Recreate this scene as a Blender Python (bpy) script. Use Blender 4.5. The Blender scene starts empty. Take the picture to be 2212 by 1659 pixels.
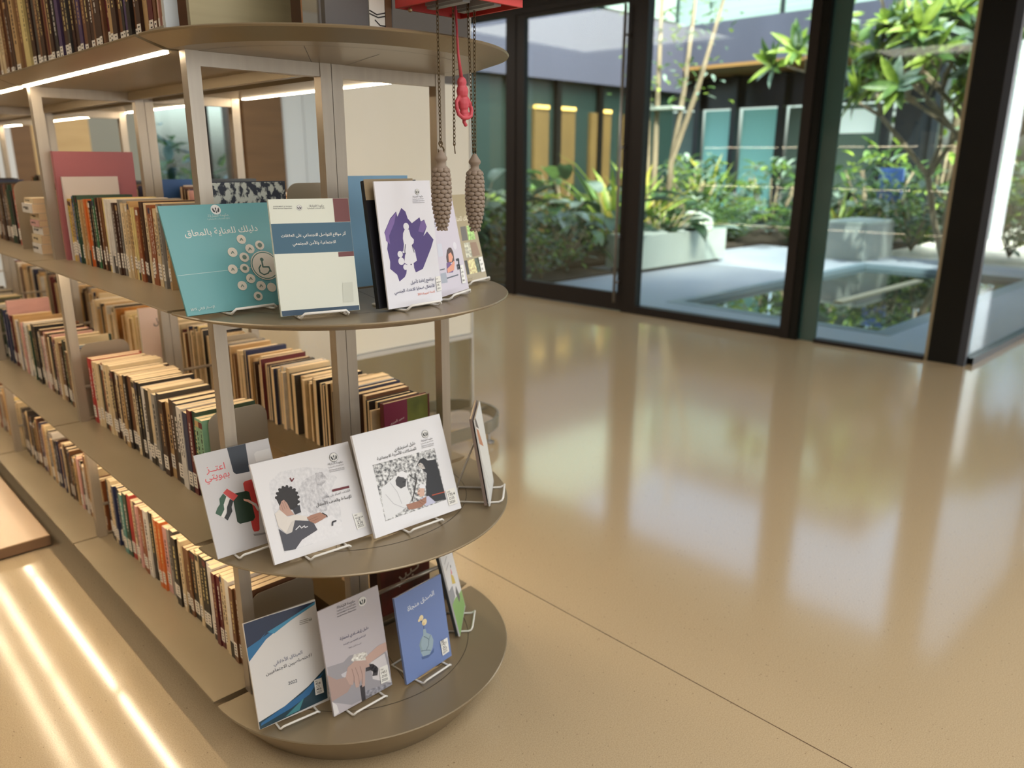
import bpy, math, random
from mathutils import Vector, Matrix
C = bpy.context.scene.collection
SC = bpy.context.scene
random.seed(7)
PI = math.pi

# ---------------------------------------------------------------- camera
def set_camera():
    f, yaw, pit, rol = 1680.7, 0.8023, 0.2785, 0.005
    d = Vector((math.cos(pit)*math.cos(yaw), math.cos(pit)*math.sin(yaw), -math.sin(pit)))
    r = Vector((math.sin(yaw), -math.cos(yaw), 0)); u = r.cross(d)
    r2 = r*math.cos(rol)+u*math.sin(rol); u2 = -r*math.sin(rol)+u*math.cos(rol)
    cam = bpy.data.cameras.new('camera'); o = bpy.data.objects.new('camera', cam); C.objects.link(o)
    m = Matrix((r2, u2, -d)).transposed().to_4x4(); m.translation = (-1.0615, -1.7323, 1.4653)
    o.matrix_world = m
    cam.sensor_width = 36; cam.lens = f*36/2212; cam.clip_start = .05; cam.clip_end = 200
    cam.dof.use_dof = True; cam.dof.focus_distance = 1.68; cam.dof.aperture_fstop = 2.8
    SC.camera = o
set_camera()
# ---------------------------------------------------------------- world, sun, large lights, exposure
W = bpy.data.worlds.new('sky'); SC.world = W; W.use_nodes = True
nt = W.node_tree; nt.nodes.clear()
sky = nt.nodes.new('ShaderNodeTexSky'); sky.sky_type = 'NISHITA'; sky.sun_disc = False
sky.sun_elevation = math.radians(50); sky.sun_rotation = math.radians(200); sky.air_density = 1; sky.dust_density = 6.0; sky.ozone_density = 1.0
bg = nt.nodes.new('ShaderNodeBackground'); bg.inputs[1].default_value = .95
out = nt.nodes.new('ShaderNodeOutputWorld'); nt.links.new(sky.outputs[0], bg.inputs[0]); nt.links.new(bg.outputs[0], out.inputs[0])
def light(name, kind, loc, energy, color=(1,1,1), direction=(0,0,-1), size=1, sy=None, spread=None):
    l = bpy.data.lights.new(name, kind); l.energy = energy; l.color = color
    if kind == 'AREA':
        l.shape = 'RECTANGLE'; l.size = size; l.size_y = sy or size
        if spread: l.spread = spread
    if kind == 'SUN': l.angle = math.radians(1.0)
    o = bpy.data.objects.new(name, l); C.objects.link(o); o.location = loc
    o.rotation_euler = Vector(direction).to_track_quat('-Z', 'Y').to_euler()
    return o
light('sun', 'SUN', (0,0,20), 7.0, (1,.95,.86), (.62,.42,-1.05))
light('ceiling_fill', 'AREA', (-.6,-2.6,3.2), 56, (1,.98,.94), (0,0,-1), 2.6, 2.0)  # unseen overhead area lights, added to fill the room
light('ceiling_fill', 'AREA', (1.9,-1.9,3.2), 42, (1,.98,.94), (0,0,-1), 2.2, 2.2)
light('ceiling_fill', 'AREA', (-2.4,1.6,3.2), 50, (1,.90,.76), (0,0,-1), 1.2, 3.2)
light('ceiling_fill', 'AREA', (2.2,5.6,3.2), 110, (1,.95,.86), (0,0,-1), 3.0, 2.6)
light('cool_fill', 'AREA', (11.8,-3.6,1.7), 200, (.90,.96,1), (-1,.1,0), 5.5, 2.8)  # cool fill from right and behind, added without a real window there
light('cool_fill', 'AREA', (1.5,-6.8,1.7), 110, (.92,.97,1), (0,1,0), 5.0, 2.6)
VS = SC.view_settings; VS.view_transform = 'Standard'; VS.look = 'None'; VS.exposure = 0.08; VS.gamma = 1.0; VS.use_curve_mapping = False
SC.display_settings.display_device = 'sRGB'
# ---------------------------------------------------------------- materials
def lin(c):
    return tuple(((v/255)/12.92 if v/255 <= .04045 else ((v/255+.055)/1.055)**2.4) for v in c)
MC = {}
def mat(name, col, rough=.5, metal=0.0, spec=.5, emit=0, noise=None, coat=0.0, alpha=None):
    key = (name, tuple(col), rough, metal, emit)
    if key in MC: return MC[key]
    m = bpy.data.materials.new(name); m.use_nodes = True
    b = m.node_tree.nodes['Principled BSDF']; c = lin(col)
    b.inputs['Base Color'].default_value = (*c, 1); b.inputs['Roughness'].default_value = rough
    b.inputs['Metallic'].default_value = metal; b.inputs['Specular IOR Level'].default_value = spec
    b.inputs['Coat Weight'].default_value = coat
    if emit:
        b.inputs['Emission Color'].default_value = (*c, 1); b.inputs['Emission Strength'].default_value = emit
    if noise:   # (scale vector, amount, second colour)
        N = m.node_tree.nodes; L = m.node_tree.links
        tc = N.new('ShaderNodeTexCoord'); mp = N.new('ShaderNodeMapping'); mp.inputs['Scale'].default_value = noise[0]
        nz = N.new('ShaderNodeTexNoise'); nz.inputs['Scale'].default_value = 1; nz.inputs['Detail'].default_value = 4
        rp = N.new('ShaderNodeValToRGB'); rp.color_ramp.elements[0].position = .5-noise[1]; rp.color_ramp.elements[1].position = .5+noise[1]
        rp.color_ramp.elements[0].color = (*lin(noise[2]), 1); rp.color_ramp.elements[1].color = (*c, 1)
        L.new(tc.outputs['Object'], mp.inputs['Vector']); L.new(mp.outputs[0], nz.inputs['Vector']); L.new(nz.outputs[0], rp.inputs[0]); L.new(rp.outputs[0], b.inputs['Base Color'])
    MC[key] = m
    return m
def glass_mat(name, tint, gloss=.06, rough=0.0, ior=1.5):
    m = bpy.data.materials.new(name); m.use_nodes = True; N = m.node_tree.nodes; L = m.node_tree.links; N.clear()
    o = N.new('ShaderNodeOutputMaterial'); mx = N.new('ShaderNodeMixShader'); t = N.new('ShaderNodeBsdfTransparent'); g = N.new('ShaderNodeBsdfGlossy'); fr = N.new('ShaderNodeFresnel')
    t.inputs[0].default_value = (*tint, 1); g.inputs['Roughness'].default_value = rough
    ge = N.new('ShaderNodeNewGeometry'); mr = N.new('ShaderNodeMapRange'); mr.inputs[3].default_value = ior; mr.inputs[4].default_value = 1/ior    # same reflection on both faces of a thin pane
    L.new(ge.outputs['Backfacing'], mr.inputs[0]); L.new(mr.outputs[0], fr.inputs[0])
    L.new(fr.outputs[0], mx.inputs[0]); L.new(t.outputs[0], mx.inputs[1]); L.new(g.outputs[0], mx.inputs[2]); L.new(mx.outputs[0], o.inputs[0])
    return m
def leaf_mat(name, a, b, rough=.4):
    m = bpy.data.materials.new(name); m.use_nodes = True; N = m.node_tree.nodes; L = m.node_tree.links
    p = N['Principled BSDF']; p.inputs['Roughness'].default_value = rough
    tc = N.new('ShaderNodeTexCoord'); nz = N.new('ShaderNodeTexNoise'); nz.inputs['Scale'].default_value = 6.0; nz.inputs['Detail'].default_value = 3
    rp = N.new('ShaderNodeValToRGB'); rp.color_ramp.elements[0].position = .38; rp.color_ramp.elements[1].position = .64
    rp.color_ramp.elements[0].color = (*lin(a), 1); rp.color_ramp.elements[1].color = (*lin(b), 1)
    L.new(tc.outputs['Object'], nz.inputs['Vector']); L.new(nz.outputs[0], rp.inputs[0]); L.new(rp.outputs[0], p.inputs['Base Color'])
    tr = N.new('ShaderNodeBsdfTranslucent'); L.new(rp.outputs[0], tr.inputs[0]); mx = N.new('ShaderNodeMixShader'); mx.inputs[0].default_value = .35
    L.new(p.outputs[0], mx.inputs[1]); L.new(tr.outputs[0], mx.inputs[2]); L.new(mx.outputs[0], N['Material Output'].inputs[0])
    return m
def floor_mat():
    m = bpy.data.materials.new('terrazzo'); m.use_nodes = True; N = m.node_tree.nodes; L = m.node_tree.links
    p = N['Principled BSDF']; p.inputs['Roughness'].default_value = .11; p.inputs['Specular IOR Level'].default_value = .8
    tc = N.new('ShaderNodeTexCoord')
    n1 = N.new('ShaderNodeTexNoise'); n1.inputs['Scale'].default_value = 330; n1.inputs['Detail'].default_value = 3
    r1 = N.new('ShaderNodeValToRGB'); e = r1.color_ramp.elements
    e[0].position = .30; e[0].color = (*lin((170,150,119)), 1); e[1].position = .52; e[1].color = (*lin((189,169,137)), 1)
    x = e.new(.74); x.color = (*lin((198,179,148)), 1)
    v = N.new('ShaderNodeTexVoronoi'); v.inputs['Scale'].default_value = 70
    r2 = N.new('ShaderNodeValToRGB'); r2.color_ramp.elements[0].position = .09; r2.color_ramp.elements[0].color = (1,1,1,1); r2.color_ramp.elements[1].position = .13; r2.color_ramp.elements[1].color = (0,0,0,1)
    n3 = N.new('ShaderNodeTexNoise'); n3.inputs['Scale'].default_value = 45
    r3 = N.new('ShaderNodeValToRGB'); r3.color_ramp.elements[0].position = .55; r3.color_ramp.elements[1].position = .6
    mu = N.new('ShaderNodeMath'); mu.operation = 'MULTIPLY'
    mx = N.new('ShaderNodeMixRGB'); mx.inputs[2].default_value = (*lin((112,92,70)), 1)
    for n in (n1, v, n3): L.new(tc.outputs['Object'], n.inputs['Vector'])
    L.new(n1.outputs[0], r1.inputs[0]); L.new(v.outputs['Distance'], r2.inputs[0]); L.new(n3.outputs[0], r3.inputs[0])
    L.new(r2.outputs[0], mu.inputs[0]); L.new(r3.outputs[0], mu.inputs[1]); L.new(mu.outputs[0], mx.inputs[0]); L.new(r1.outputs[0], mx.inputs[1])
    # saw-cut joint running along the bookcase
    sp = N.new('ShaderNodeSeparateXYZ'); L.new(tc.outputs['Object'], sp.inputs[0])
    a = N.new('ShaderNodeMath'); a.operation = 'SUBTRACT'; a.inputs[1].default_value = .684
    b = N.new('ShaderNodeMath'); b.operation = 'ABSOLUTE'; c = N.new('ShaderNodeMath'); c.operation = 'LESS_THAN'; c.inputs[1].default_value = .0016
    L.new(sp.outputs[0], a.inputs[0]); L.new(a.outputs[0], b.inputs[0]); L.new(b.outputs[0], c.inputs[0])
    m2 = N.new('ShaderNodeMixRGB'); m2.inputs[2].default_value = (*lin((70,48,32)), 1)
    L.new(c.outputs[0], m2.inputs[0]); L.new(mx.outputs[0], m2.inputs[1]); L.new(m2.outputs[0], p.inputs['Base Color'])
    return m
M_FLOOR = floor_mat()
M_SHELF = mat('bronze_coat', (146,131,106), .34, .35, noise=((3,3,40), .2, (139,125,101)))
M_DISC = M_SHELF
M_POST = mat('brushed_post', (176,166,152), .38, .55, noise=((60,60,4), .25, (166,156,143)))
M_DARKM = mat('dark_metal', (46,40,34), .45, .3)
M_LED = mat('led_strip', (255,232,196), emit=40)
M_WHITEWIRE = mat('white_wire', (232,230,225), .35)
M_PAGE = mat('page_edges', (236,214,178), .8, noise=((8,300,8), .2, (220,196,158)))
M_LABEL = mat('label_paper', (232,224,212), .6)
M_INK = mat('ink', (42,38,38), .6)
M_GLASS = glass_mat('window_glass', (.88,.955,.93))
M_FRAME = mat('window_frame', (34,28,25), .5, 0, .25)
M_FRAMEK = mat('window_frame_black', (7,9,9), .3, 0, .22)
M_TEALFIN = mat('tinted_fin', (52,82,78), .18)
# ---------------------------------------------------------------- mesh builder and tagging
class MB:
    def __init__(s): s.v = []; s.f = []; s.mi = []; s.m = []; s.smooth = []
    def mid(s, m):
        if m not in s.m: s.m.append(m)
        return s.m.index(m)
    def add(s, vs, fs, m, M=None, smooth=False):
        n = len(s.v); i = s.mid(m)
        s.v += [tuple(M @ Vector(v)) for v in vs] if M is not None else [tuple(v) for v in vs]
        for f in fs: s.f.append(tuple(k+n for k in f)); s.mi.append(i); s.smooth.append(smooth)
    def box(s, a, b, m, M=None):
        x0,y0,z0 = a; x1,y1,z1 = b
        s.add([(x0,y0,z0),(x1,y0,z0),(x1,y1,z0),(x0,y1,z0),(x0,y0,z1),(x1,y0,z1),(x1,y1,z1),(x0,y1,z1)],
              [(0,3,2,1),(4,5,6,7),(0,1,5,4),(1,2,6,5),(2,3,7,6),(3,0,4,7)], m, M)
    def prism_y(s, prof, y0, y1, m, M=None):      # profile of (x, z), counter-clockwise, swept along y
        n = len(prof); vs = [(x,y0,z) for x,z in prof]+[(x,y1,z) for x,z in prof]
        fs = [tuple(range(n)), tuple(range(2*n-1, n-1, -1))]+[(i, n+i, n+(i+1)%n, (i+1)%n) for i in range(n)]
        s.add(vs, fs, m, M)
    def prism_z(s, poly, z0, z1, m, M=None):
        n = len(poly); vs = [(x,y,z0) for x,y in poly]+[(x,y,z1) for x,y in poly]
        s.add(vs, [tuple(range(n-1,-1,-1)), tuple(range(n, 2*n))]+[(i, (i+1)%n, n+(i+1)%n, n+i) for i in range(n)], m, M)
    def tube(s, pts, r, m, n=8, closed=False, M=None, caps=True):
        pts = [Vector(p) for p in pts]; k = len(pts); rs = r if isinstance(r, (list, tuple)) else [r]*k
        vs = []; prev = None
        for i, p in enumerate(pts):
            a = pts[(i-1)%k] if (closed or i) else p; b = pts[(i+1)%k] if (closed or i < k-1) else p
            t = (b-a).normalized() if (b-a).length > 1e-9 else Vector((0,0,1))
            if prev is None: u = t.orthogonal().normalized()
            else:
                u = prev-t*prev.dot(t); u = u.normalized() if u.length > 1e-6 else t.orthogonal().normalized()
            prev = u; w = t.cross(u)
            vs += [p+(u*math.cos(2*PI*j/n)+w*math.sin(2*PI*j/n))*rs[i] for j in range(n)]
        fs = []
        for i in range(k if closed else k-1):
            for j in range(n): fs.append((i*n+j, i*n+(j+1)%n, ((i+1)%k)*n+(j+1)%n, ((i+1)%k)*n+j))
        if not closed and caps: fs += [tuple(range(n-1,-1,-1)), tuple(range((k-1)*n, k*n))]
        s.add(vs, fs, m, M, True)
    def lathe(s, prof, m, n=24, M=None, a0=0, a1=2*PI, smooth=True):   # profile of (r, z)
        full = abs(a1-a0-2*PI) < 1e-6; cnt = n if full else n+1; vs = []
        for i in range(cnt):
            a = a0+(a1-a0)*i/n; vs += [(r*math.cos(a), r*math.sin(a), z) for r, z in prof]
        k = len(prof); fs = []
        for i in range(n):
            for j in range(k-1):
                p, q = i*k, ((i+1)%cnt)*k; fs.append((p+j, q+j, q+j+1, p+j+1))
        s.add(vs, fs, m, M, smooth)
    def ball(s, c, r, m, n=10, M=None):
        rx, ry, rz = r if isinstance(r, (tuple, list)) else (r, r, r); vs = []; k = n//2
        for i in range(k+1):
            t = PI*i/k
            for j in range(n): vs.append((c[0]+rx*math.sin(t)*math.cos(2*PI*j/n), c[1]+ry*math.sin(t)*math.sin(2*PI*j/n), c[2]+rz*math.cos(t)))
        fs = [(i*n+j, (i+1)*n+j, (i+1)*n+(j+1)%n, i*n+(j+1)%n) for i in range(k) for j in range(n)]
        s.add(vs, fs, m, M, True)
    def build(s, name, parent=None, label=None, kind=None):
        me = bpy.data.meshes.new(name); me.from_pydata(s.v, [], s.f)
        for m in s.m: me.materials.append(m)
        me.polygons.foreach_set('material_index', s.mi); me.polygons.foreach_set('use_smooth', s.smooth); me.update()
        o = bpy.data.objects.new(name, me); C.objects.link(o)
        if parent is not None: o.parent = parent
        if label: o['label'] = label
        if kind: o['kind'] = kind
        return o
def tag(o, label, cat, group=None, kind=None):
    o['label'] = label; o['category'] = cat
    if group: o['group'] = group
    if kind: o['kind'] = kind
    return o
def thing(name, label, cat, group=None, M=None, kind=None):
    o = bpy.data.objects.new(name, None); C.objects.link(o); o.empty_display_size = .05
    if M is not None: o.matrix_world = M
    return tag(o, label, cat, group, kind)
def struct(name, mb, label=None, cat=None):
    o = mb.build(name); o['kind'] = 'structure'
    o['label'] = label or name.replace('_', ' '); o['category'] = cat or name.split('_')[0]
    return o
def T(x, y, z): return Matrix.Translation((x, y, z))
def Rz(a): return Matrix.Rotation(a, 4, 'Z')
ORD = 'first second third fourth fifth sixth seventh eighth ninth tenth eleventh twelfth thirteenth fourteenth fifteenth sixteenth seventeenth eighteenth nineteenth'.split()
TENS = {20:'twent', 30:'thirt', 40:'fort', 50:'fift', 60:'sixt', 70:'sevent', 80:'eight', 90:'ninet'}
def ordinal(n):
    if n < 20: return ORD[n-1]
    t, u = n//10*10, n % 10
    return TENS[t]+'ieth' if u == 0 else TENS[t]+'y-'+ORD[u-1]
Z0, Z1, Z2, Z3 = ZL = (.122, .572, 1.143, 1.709)
BAY = 1.212
# ---------------------------------------------------------------- the room
def bx(name, a, b, m, label=None, cat=None):
    q = MB(); q.box(a, b, m); return struct(name, q, label, cat)
M_WALL = mat('beige_wall', (206,190,165), .7)
M_CEIL = mat('ceiling_paint', (214,206,194), .8)
q = MB(); q.prism_z([(-6,-7),(12,-7),(12,-.01),(5.35,-.01),(4.96,8.0),(-6,8.0)], -.2, 0, M_FLOOR); struct('floor', q, 'polished beige terrazzo floor with one dark saw-cut joint', 'floor')
q = MB(); q.prism_z([(-6,-7),(12.2,-7),(12.2,.1),(5.45,.1),(5.05,8.2),(-6,8.2)], 3.3, 3.5, M_CEIL); struct('ceiling', q)
bx('wall_left', (-6.2,-7,0), (-6,8,3.3), M_WALL)
bx('wall_near', (-6,-7.2,0), (12,-7,3.3), M_WALL)
bx('wall_right', (12,-7,0), (12.2,-.1,3.3), M_WALL)
# back wall far behind the bookcase, seen in slices between the posts
M_WOODB = mat('brown_wood', (118,88,58), .5, noise=((1.5,1.5,14), .25, (104,77,50)))
M_BWHITE = mat('cool_white_panel', (214,218,222), .5)
M_GREYB = mat('grey_blue_wall', (134,136,128), .6)
M_BEIGEW = mat('beige_wood', (196,168,122), .5, noise=((2,2,12), .25, (184,156,110)))
q = MB()
for x0, x1, m in ((-6,.7,M_WALL),(.7,1.08,M_BWHITE),(1.08,1.27,M_WOODB),(1.27,1.84,M_BEIGEW),(1.84,2.42,M_GREYB),(2.42,2.52,M_FRAME),(3.05,3.2,M_FRAME),(3.46,3.6,M_WOODB)):
    q.box((x0,8,0), (x1,8.2,3.3), m)
q.box((2.52,8,2.7), (3.46,8.2,3.3), M_FRAME); q.box((2.52,8,0), (3.46,8.2,.12), M_FRAME)
q.box((3.6,7.9,0), (4.13,8.2,3.3), M_WOODB); q.box((4.13,7.95,0), (4.455,8.2,3.3), M_BWHITE); q.box((4.465,7.95,0), (5.0,8.2,3.3), M_BWHITE); q.box((4.455,7.97,0), (4.465,8.2,3.3), M_DARKM)
q.box((1.34,7.985,1.3), (1.37,8,1.62), M_DARKM)
struct('wall_back', q, 'distant back wall of wood, grey and cool white panels', 'wall')
for i, (x0, x1) in enumerate(((2.52,3.05),(3.2,3.46))):
    q = MB(); q.box((x0,8.08,.12), (x1,8.09,2.7), M_GLASS); struct('window_%d' % (i+5), q, ['wider','narrower'][i]+' garden window in the distant back wall', 'window')
# ---------------------------------------------------------------- glass wall to the courtyard (corner, along-wall and outward axes)
d_ = Vector((-.048,.9988,0)); n_ = Vector((.9988,.048,0))
MW = Matrix(((d_.x,n_.x,0,5.35),(d_.y,n_.y,0,-.01),(0,0,1,0),(0,0,0,1)))    # local x along the wall, y outwards
def wbox(q, s0, s1, z0, z1, m, o0=-.04, o1=.06): q.box((s0,o0,z0), (s1,o1,z1), m, MW)
def win(name, label, s0, s1, z0, z1, bottom=.08, frame=M_FRAME, cat='window'):
    t = thing(name, label, cat, kind='structure')
    q = MB(); wbox(q, s0, s1, 0, bottom, frame); wbox(q, s0, s1, z1, z1+.06, frame); q.build('window_frame', t)
    q = MB(); q.box((s0,.005,bottom), (s1,.015,z1), M_GLASS, MW); q.build('pane', t)
    return t
win('window_1', 'dark fixed glass pane left of the glass door', 4.76, 8.05, .1, 2.93)
win('window_2', 'fixed glass pane right of the glass door, showing the white bench', 1.44, 2.97, .08, 2.93)
win('window_3', 'glass pane beside the black corner column, showing the pool', .28, 1.145, .03, 2.93, .03)
q = MB(); wbox(q, 4.62, 4.76, 0, 2.99, M_FRAME); wbox(q, 2.97, 3.14, 0, 2.99, M_FRAME); wbox(q, 3.14, 4.62, 2.93, 2.99, M_FRAME); struct('trim_1', q, 'dark door jambs and head in the glass wall', 'door frame')
q = MB(); wbox(q, 1.36, 1.44, 0, 2.99, M_FRAME, -.06, .08); wbox(q, 1.29, 1.36, 0, 2.99, M_FRAMEK, -.05, .06); struct('trim_2', q, 'dark mullion between the bench pane and pool pane', 'mullion')
q = MB(); wbox(q, 1.145, 1.29, 0, 2.99, M_TEALFIN, 0, .02); struct('trim_3', q, 'teal tinted glass strip right of the mullion', 'glass strip')
q = MB(); wbox(q, .04, .25, 0, 2.99, M_FRAMEK, -.03, .18); wbox(q, .25, .28, 0, 2.99, mat('beige_seal', (150,138,112), .6), -.01, .05); wbox(q, -.01, .04, 0, 2.99, mat('blue_black', (44,50,62), .3), -.04, .03); struct('trim_4', q, 'black corner column of the glass wall', 'column')
q = MB(); wbox(q, -.04, 8.05, 2.99, 3.3, M_FRAME, -.05, .1); struct('trim_5', q, 'dark header beam over the glass wall', 'beam')
dr = thing('door_1', 'glass door with dark frame and tall steel pull bar', 'door', kind='structure')
q = MB(); wbox(q, 4.50, 4.615, .012, 2.925, M_FRAME, -.03, .03); wbox(q, 3.145, 3.2, .012, 2.925, M_FRAME, -.03, .03); wbox(q, 3.2, 4.5, .012, .186, M_FRAME, -.03, .03); wbox(q, 3.2, 4.5, 2.89, 2.925, M_FRAME, -.03, .03); q.build('door_frame', dr)
q = MB(); q.box((3.2,-.004,.186), (4.5,.006,2.89), M_GLASS, MW); q.build('pane', dr)
M_STEEL = mat('brushed_steel', (150,148,146), .3, .8)
q = MB(); q.tube([(3.19,-.09,.10),(3.19,-.09,2.86)], .016, M_STEEL, 12, M=MW)
for z in (.3,.75,1.6,2.6): q.tube([(3.19,-.09,z),(3.17,-.03,z)], .012, M_STEEL, 8, M=MW)
q.build('door_handle', dr)
wr = thing('window_4', 'bright glass wall running right from the corner column', 'window', kind='structure')
q = MB(); q.box((5.42,-.05,0), (11.9,.02,.05), M_FRAMEK); q.box((5.42,-.05,2.93), (11.9,.02,3.3), M_FRAMEK)
for x in (8.4,11.8): q.box((x,-.05,.05), (x+.06,.02,2.93), M_FRAMEK)
q.build('window_frame', wr)
q = MB(); q.box((5.42,-.015,.05), (11.9,-.005,2.93), M_GLASS); q.build('pane', wr)
# added frames dressing the unseen fill lights as windows and ceiling panels
def ring(name, label, cat, a, b, ax, w=.08):
    q = MB(); u, v = [i for i in range(3) if i != ax]
    for k, c, s in ((u, v, 0), (u, v, 1), (v, u, 0), (v, u, 1)):
        lo, hi = list(a), list(b)
        if s: lo[c] = b[c]; hi[c] = b[c]+w
        else: lo[c] = a[c]-w; hi[c] = a[c]
        if c == v: lo[u] -= w; hi[u] += w
        q.box(lo, hi, M_FRAME if cat == 'window' else M_BWHITE)
    return struct(name, q, label, cat)
ring('window_7', 'added frame round the unseen fill light at the right end wall', 'window', (11.78,-6.35,.3), (12.0,-.85,3.1), 0)
ring('window_8', 'added frame round the unseen fill light behind the viewer', 'window', (-1.0,-7.0,.4), (4.0,-6.78,3.0), 1)
for i, (x, y, a, b) in enumerate(((-.6,-2.6,2.6,2.0),(1.9,-1.9,2.2,2.2),(-2.4,1.6,1.2,3.2),(2.2,5.6,3.0,2.6))):
    ring('trim_%d' % (i+6), 'added white rim round the %s ceiling fill light' % ORD[i], 'light rim', (x-a/2,y-b/2,3.17), (x+a/2,y+b/2,3.3), 2, .05)
# ---------------------------------------------------------------- the bookcase
def shelf_prof(z, sg):
    p = [(.03,z-.05),(.05,z-.05),(.05,z-.024),(.373,z-.024),(.428,z-.005),(.43,z-.002),(.428,z),(.03,z)]
    return p if sg > 0 else [(-x, zz) for x, zz in reversed(p)]
def frame_parts(parent, y, levels):
    for sx0, sx1, rail in ((-.345,-.315,(-.315,-.03)),(-.03,-.0008,None),(.0008,.03,(.03,.315)),(.315,.345,None)):
        for k in levels:
            q = MB(); q.box((sx0,y-.014,ZL[k]), (sx1,y+.016,ZL[k+1]-.024), M_POST); q.build('post', parent)
            if rail: q = MB(); q.box((rail[0],y-.012,ZL[k+1]-.054), (rail[1],y+.014,ZL[k+1]-.0242), M_POST); q.build('rail', parent)
    for sg in (-1, 1):
        for k in ((0,) if y == 0 and sg > 0 else ()) if y == 0 else (1, 0):
            q = MB(); q.tube([(sg*.031,y,ZL[k]+.12),(sg*.33,y,ZL[k]+.12)], .006, M_POST, 8); q.build('retaining_rod', parent)
end = thing('bookcase_end', 'rounded bronze end of the bookcase with four half-round shelves', 'bookcase', 'bookcase modules')
def half_disc(k):
    z = ZL[k]; q = MB()
    rim = [(.0,z),(.428,z),(.43,z-.0025),(.428,z-.006)]
    prof = rim+([(.345,0),(0,0)] if k == 0 else [(.373,z-.024),(0,z-.024)])
    q.lathe(prof, M_DISC, 64, None, PI, 2*PI, False)
    q.add([(r,0,zz) for r, zz in prof]+[(-r,0,zz) for r, zz in prof], [tuple(range(len(prof))), tuple(range(2*len(prof)-1, len(prof)-1, -1))], M_DISC)
    s = q.build('rounded_shelf', end)
    for p in s.data.polygons: p.use_smooth = False
    q = MB()
    for zz in ((z+.0004,) if k < 3 else (z-.0244,)):
        a = [(.315*math.cos(PI+PI*i/60), .315*math.sin(PI+PI*i/60)) for i in range(61)]; b = [(x*1.005, y*1.005) for x, y in a]
        q.add([(x,y,zz) for x, y in a]+[(x,y,zz) for x, y in b], [(i,i+1,62+i,61+i) for i in range(60)], M_DARKM)
        for x0, x1 in ((-.05,-.20),(.04,-.02)):
            q.add([(x0,-.01,zz),(x0+.0018,-.01,zz),(x1+.0018,-.24,zz),(x1,-.24,zz)], [(0,1,2,3)], M_DARKM)
    q.build('seam', end)
for k in range(4): half_disc(k)
frame_parts(end, 0, (0,1,2))
BAYN = ['nearest','second','third','farthest']
for b in range(4):
    y0, y1 = b*BAY+(.0225 if b == 0 else .004), (b+1)*BAY-.004
    t = thing('bookcase_bay', BAYN[b]+' straight bay of the long bronze bookcase', 'bookcase', 'bookcase modules')
    for sg, side in ((-1,'aisle'),(1,'far')):
        for k in range(4):
            q = MB(); q.prism_y(shelf_prof(ZL[k], sg), y0, y1, M_SHELF); sh = q.build('shelf', t)
            if k:
                q = MB(); xa, xb = sorted((sg*.352, sg*.366)); q.box((xa,y0+.03,ZL[k]-.0275), (xb,y1-.02,ZL[k]-.0242), M_LED); q.build('light_strip', sh, 'glowing warm light strip')
    q = MB(); q.box((-.29,y0,0), (.29,y1,Z0-.051), M_DARKM); q.build('plinth', t)
    frame_parts(t, (b+1)*BAY, (0,1,2))
# ---------------------------------------------------------------- row books
COL = {'black':(38,32,30),'charcoal':(66,62,60),'dark brown':(70,44,32),'brown':(126,84,54),'rust':(152,84,48),'maroon':(104,34,40),'red':(184,52,50),'cream':(226,204,164),'tan':(198,162,112),
 'white':(230,224,216),'grey':(150,146,140),'navy':(40,48,84),'blue':(44,92,158),'teal':(92,150,146),'dark green':(44,74,58),'green':(52,120,78),'mint':(140,188,152),'olive':(92,92,58),'yellow':(226,190,52),
 'orange':(214,112,48),'pink':(222,170,164),'purple':(86,66,108),'pale yellow':(228,208,140),'lilac':(190,170,178),'light blue':(140,170,190)}
BM = {c:mat('book_'+c.replace(' ','_'), v, .45, noise=((5,5,26), .3, tuple(int(q*.86) for q in v))) for c, v in COL.items()}
def book_shapes(t, h, d, col, hard, lab, deco, rnd):
    """spine at x=0 facing -x, thickness along y from 0 to t, standing on z=0"""
    m = BM[col]; e = .003 if hard else 0.0; w = .0022 if hard else .0009; w = min(w, t*.2)
    cv = MB(); cv.box((0,0,0), (w,t,h), m); cv.box((w,0,0), (d,w,h), m); cv.box((w,t-w,0), (d,t,h), m)
    light = sum(COL[col]) > 420
    ink = M_INK if light else BM[rnd.choice(['pale yellow','white','tan'])]
    if t > .008:
        z = h*.40; zz = h*rnd.uniform(.78,.9)
        if deco > .25:          # a column of small title marks down the spine
            while z < zz:
                l = rnd.uniform(.004,.013); cv.box((-.0003,t*.36,z), (0,t*rnd.uniform(.5,.68),z+l), ink); z += l+rnd.uniform(.002,.006)
        if deco > .72: cv.box((-.0004,0,h*.90), (0,t,h*.97), BM[rnd.choice(['black','maroon','tan','white','navy'])])
        if deco < .12: cv.box((-.0004,0,0), (0,t,.05), BM['black'])
    pg = MB(); pg.box((w,w,e), (d-max(e,.0012),t-w,h-max(e,.0008)), M_PAGE)
    lb = None
    if lab:
        lb = MB(); z0 = rnd.choice([.018,.02,.022,.03]); hh = .042 if t > .01 else .034
        lb.box((-.0007,t*.04,z0), (-.0001,t*.96,z0+hh), M_LABEL)
        for i in range(4):
            zz = z0+hh-.008-i*.009
            if t > .007: lb.box((-.0009,t*.3,zz), (-.0007,t*(.3+rnd.uniform(.25,.45)),zz+.003), M_INK)
    return cv, pg, lb
ROWS = []       # every row book: (position, specs, label)
LEVN = {0:'lowest', 1:'middle', 2:'upper', 3:'top'}
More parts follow.
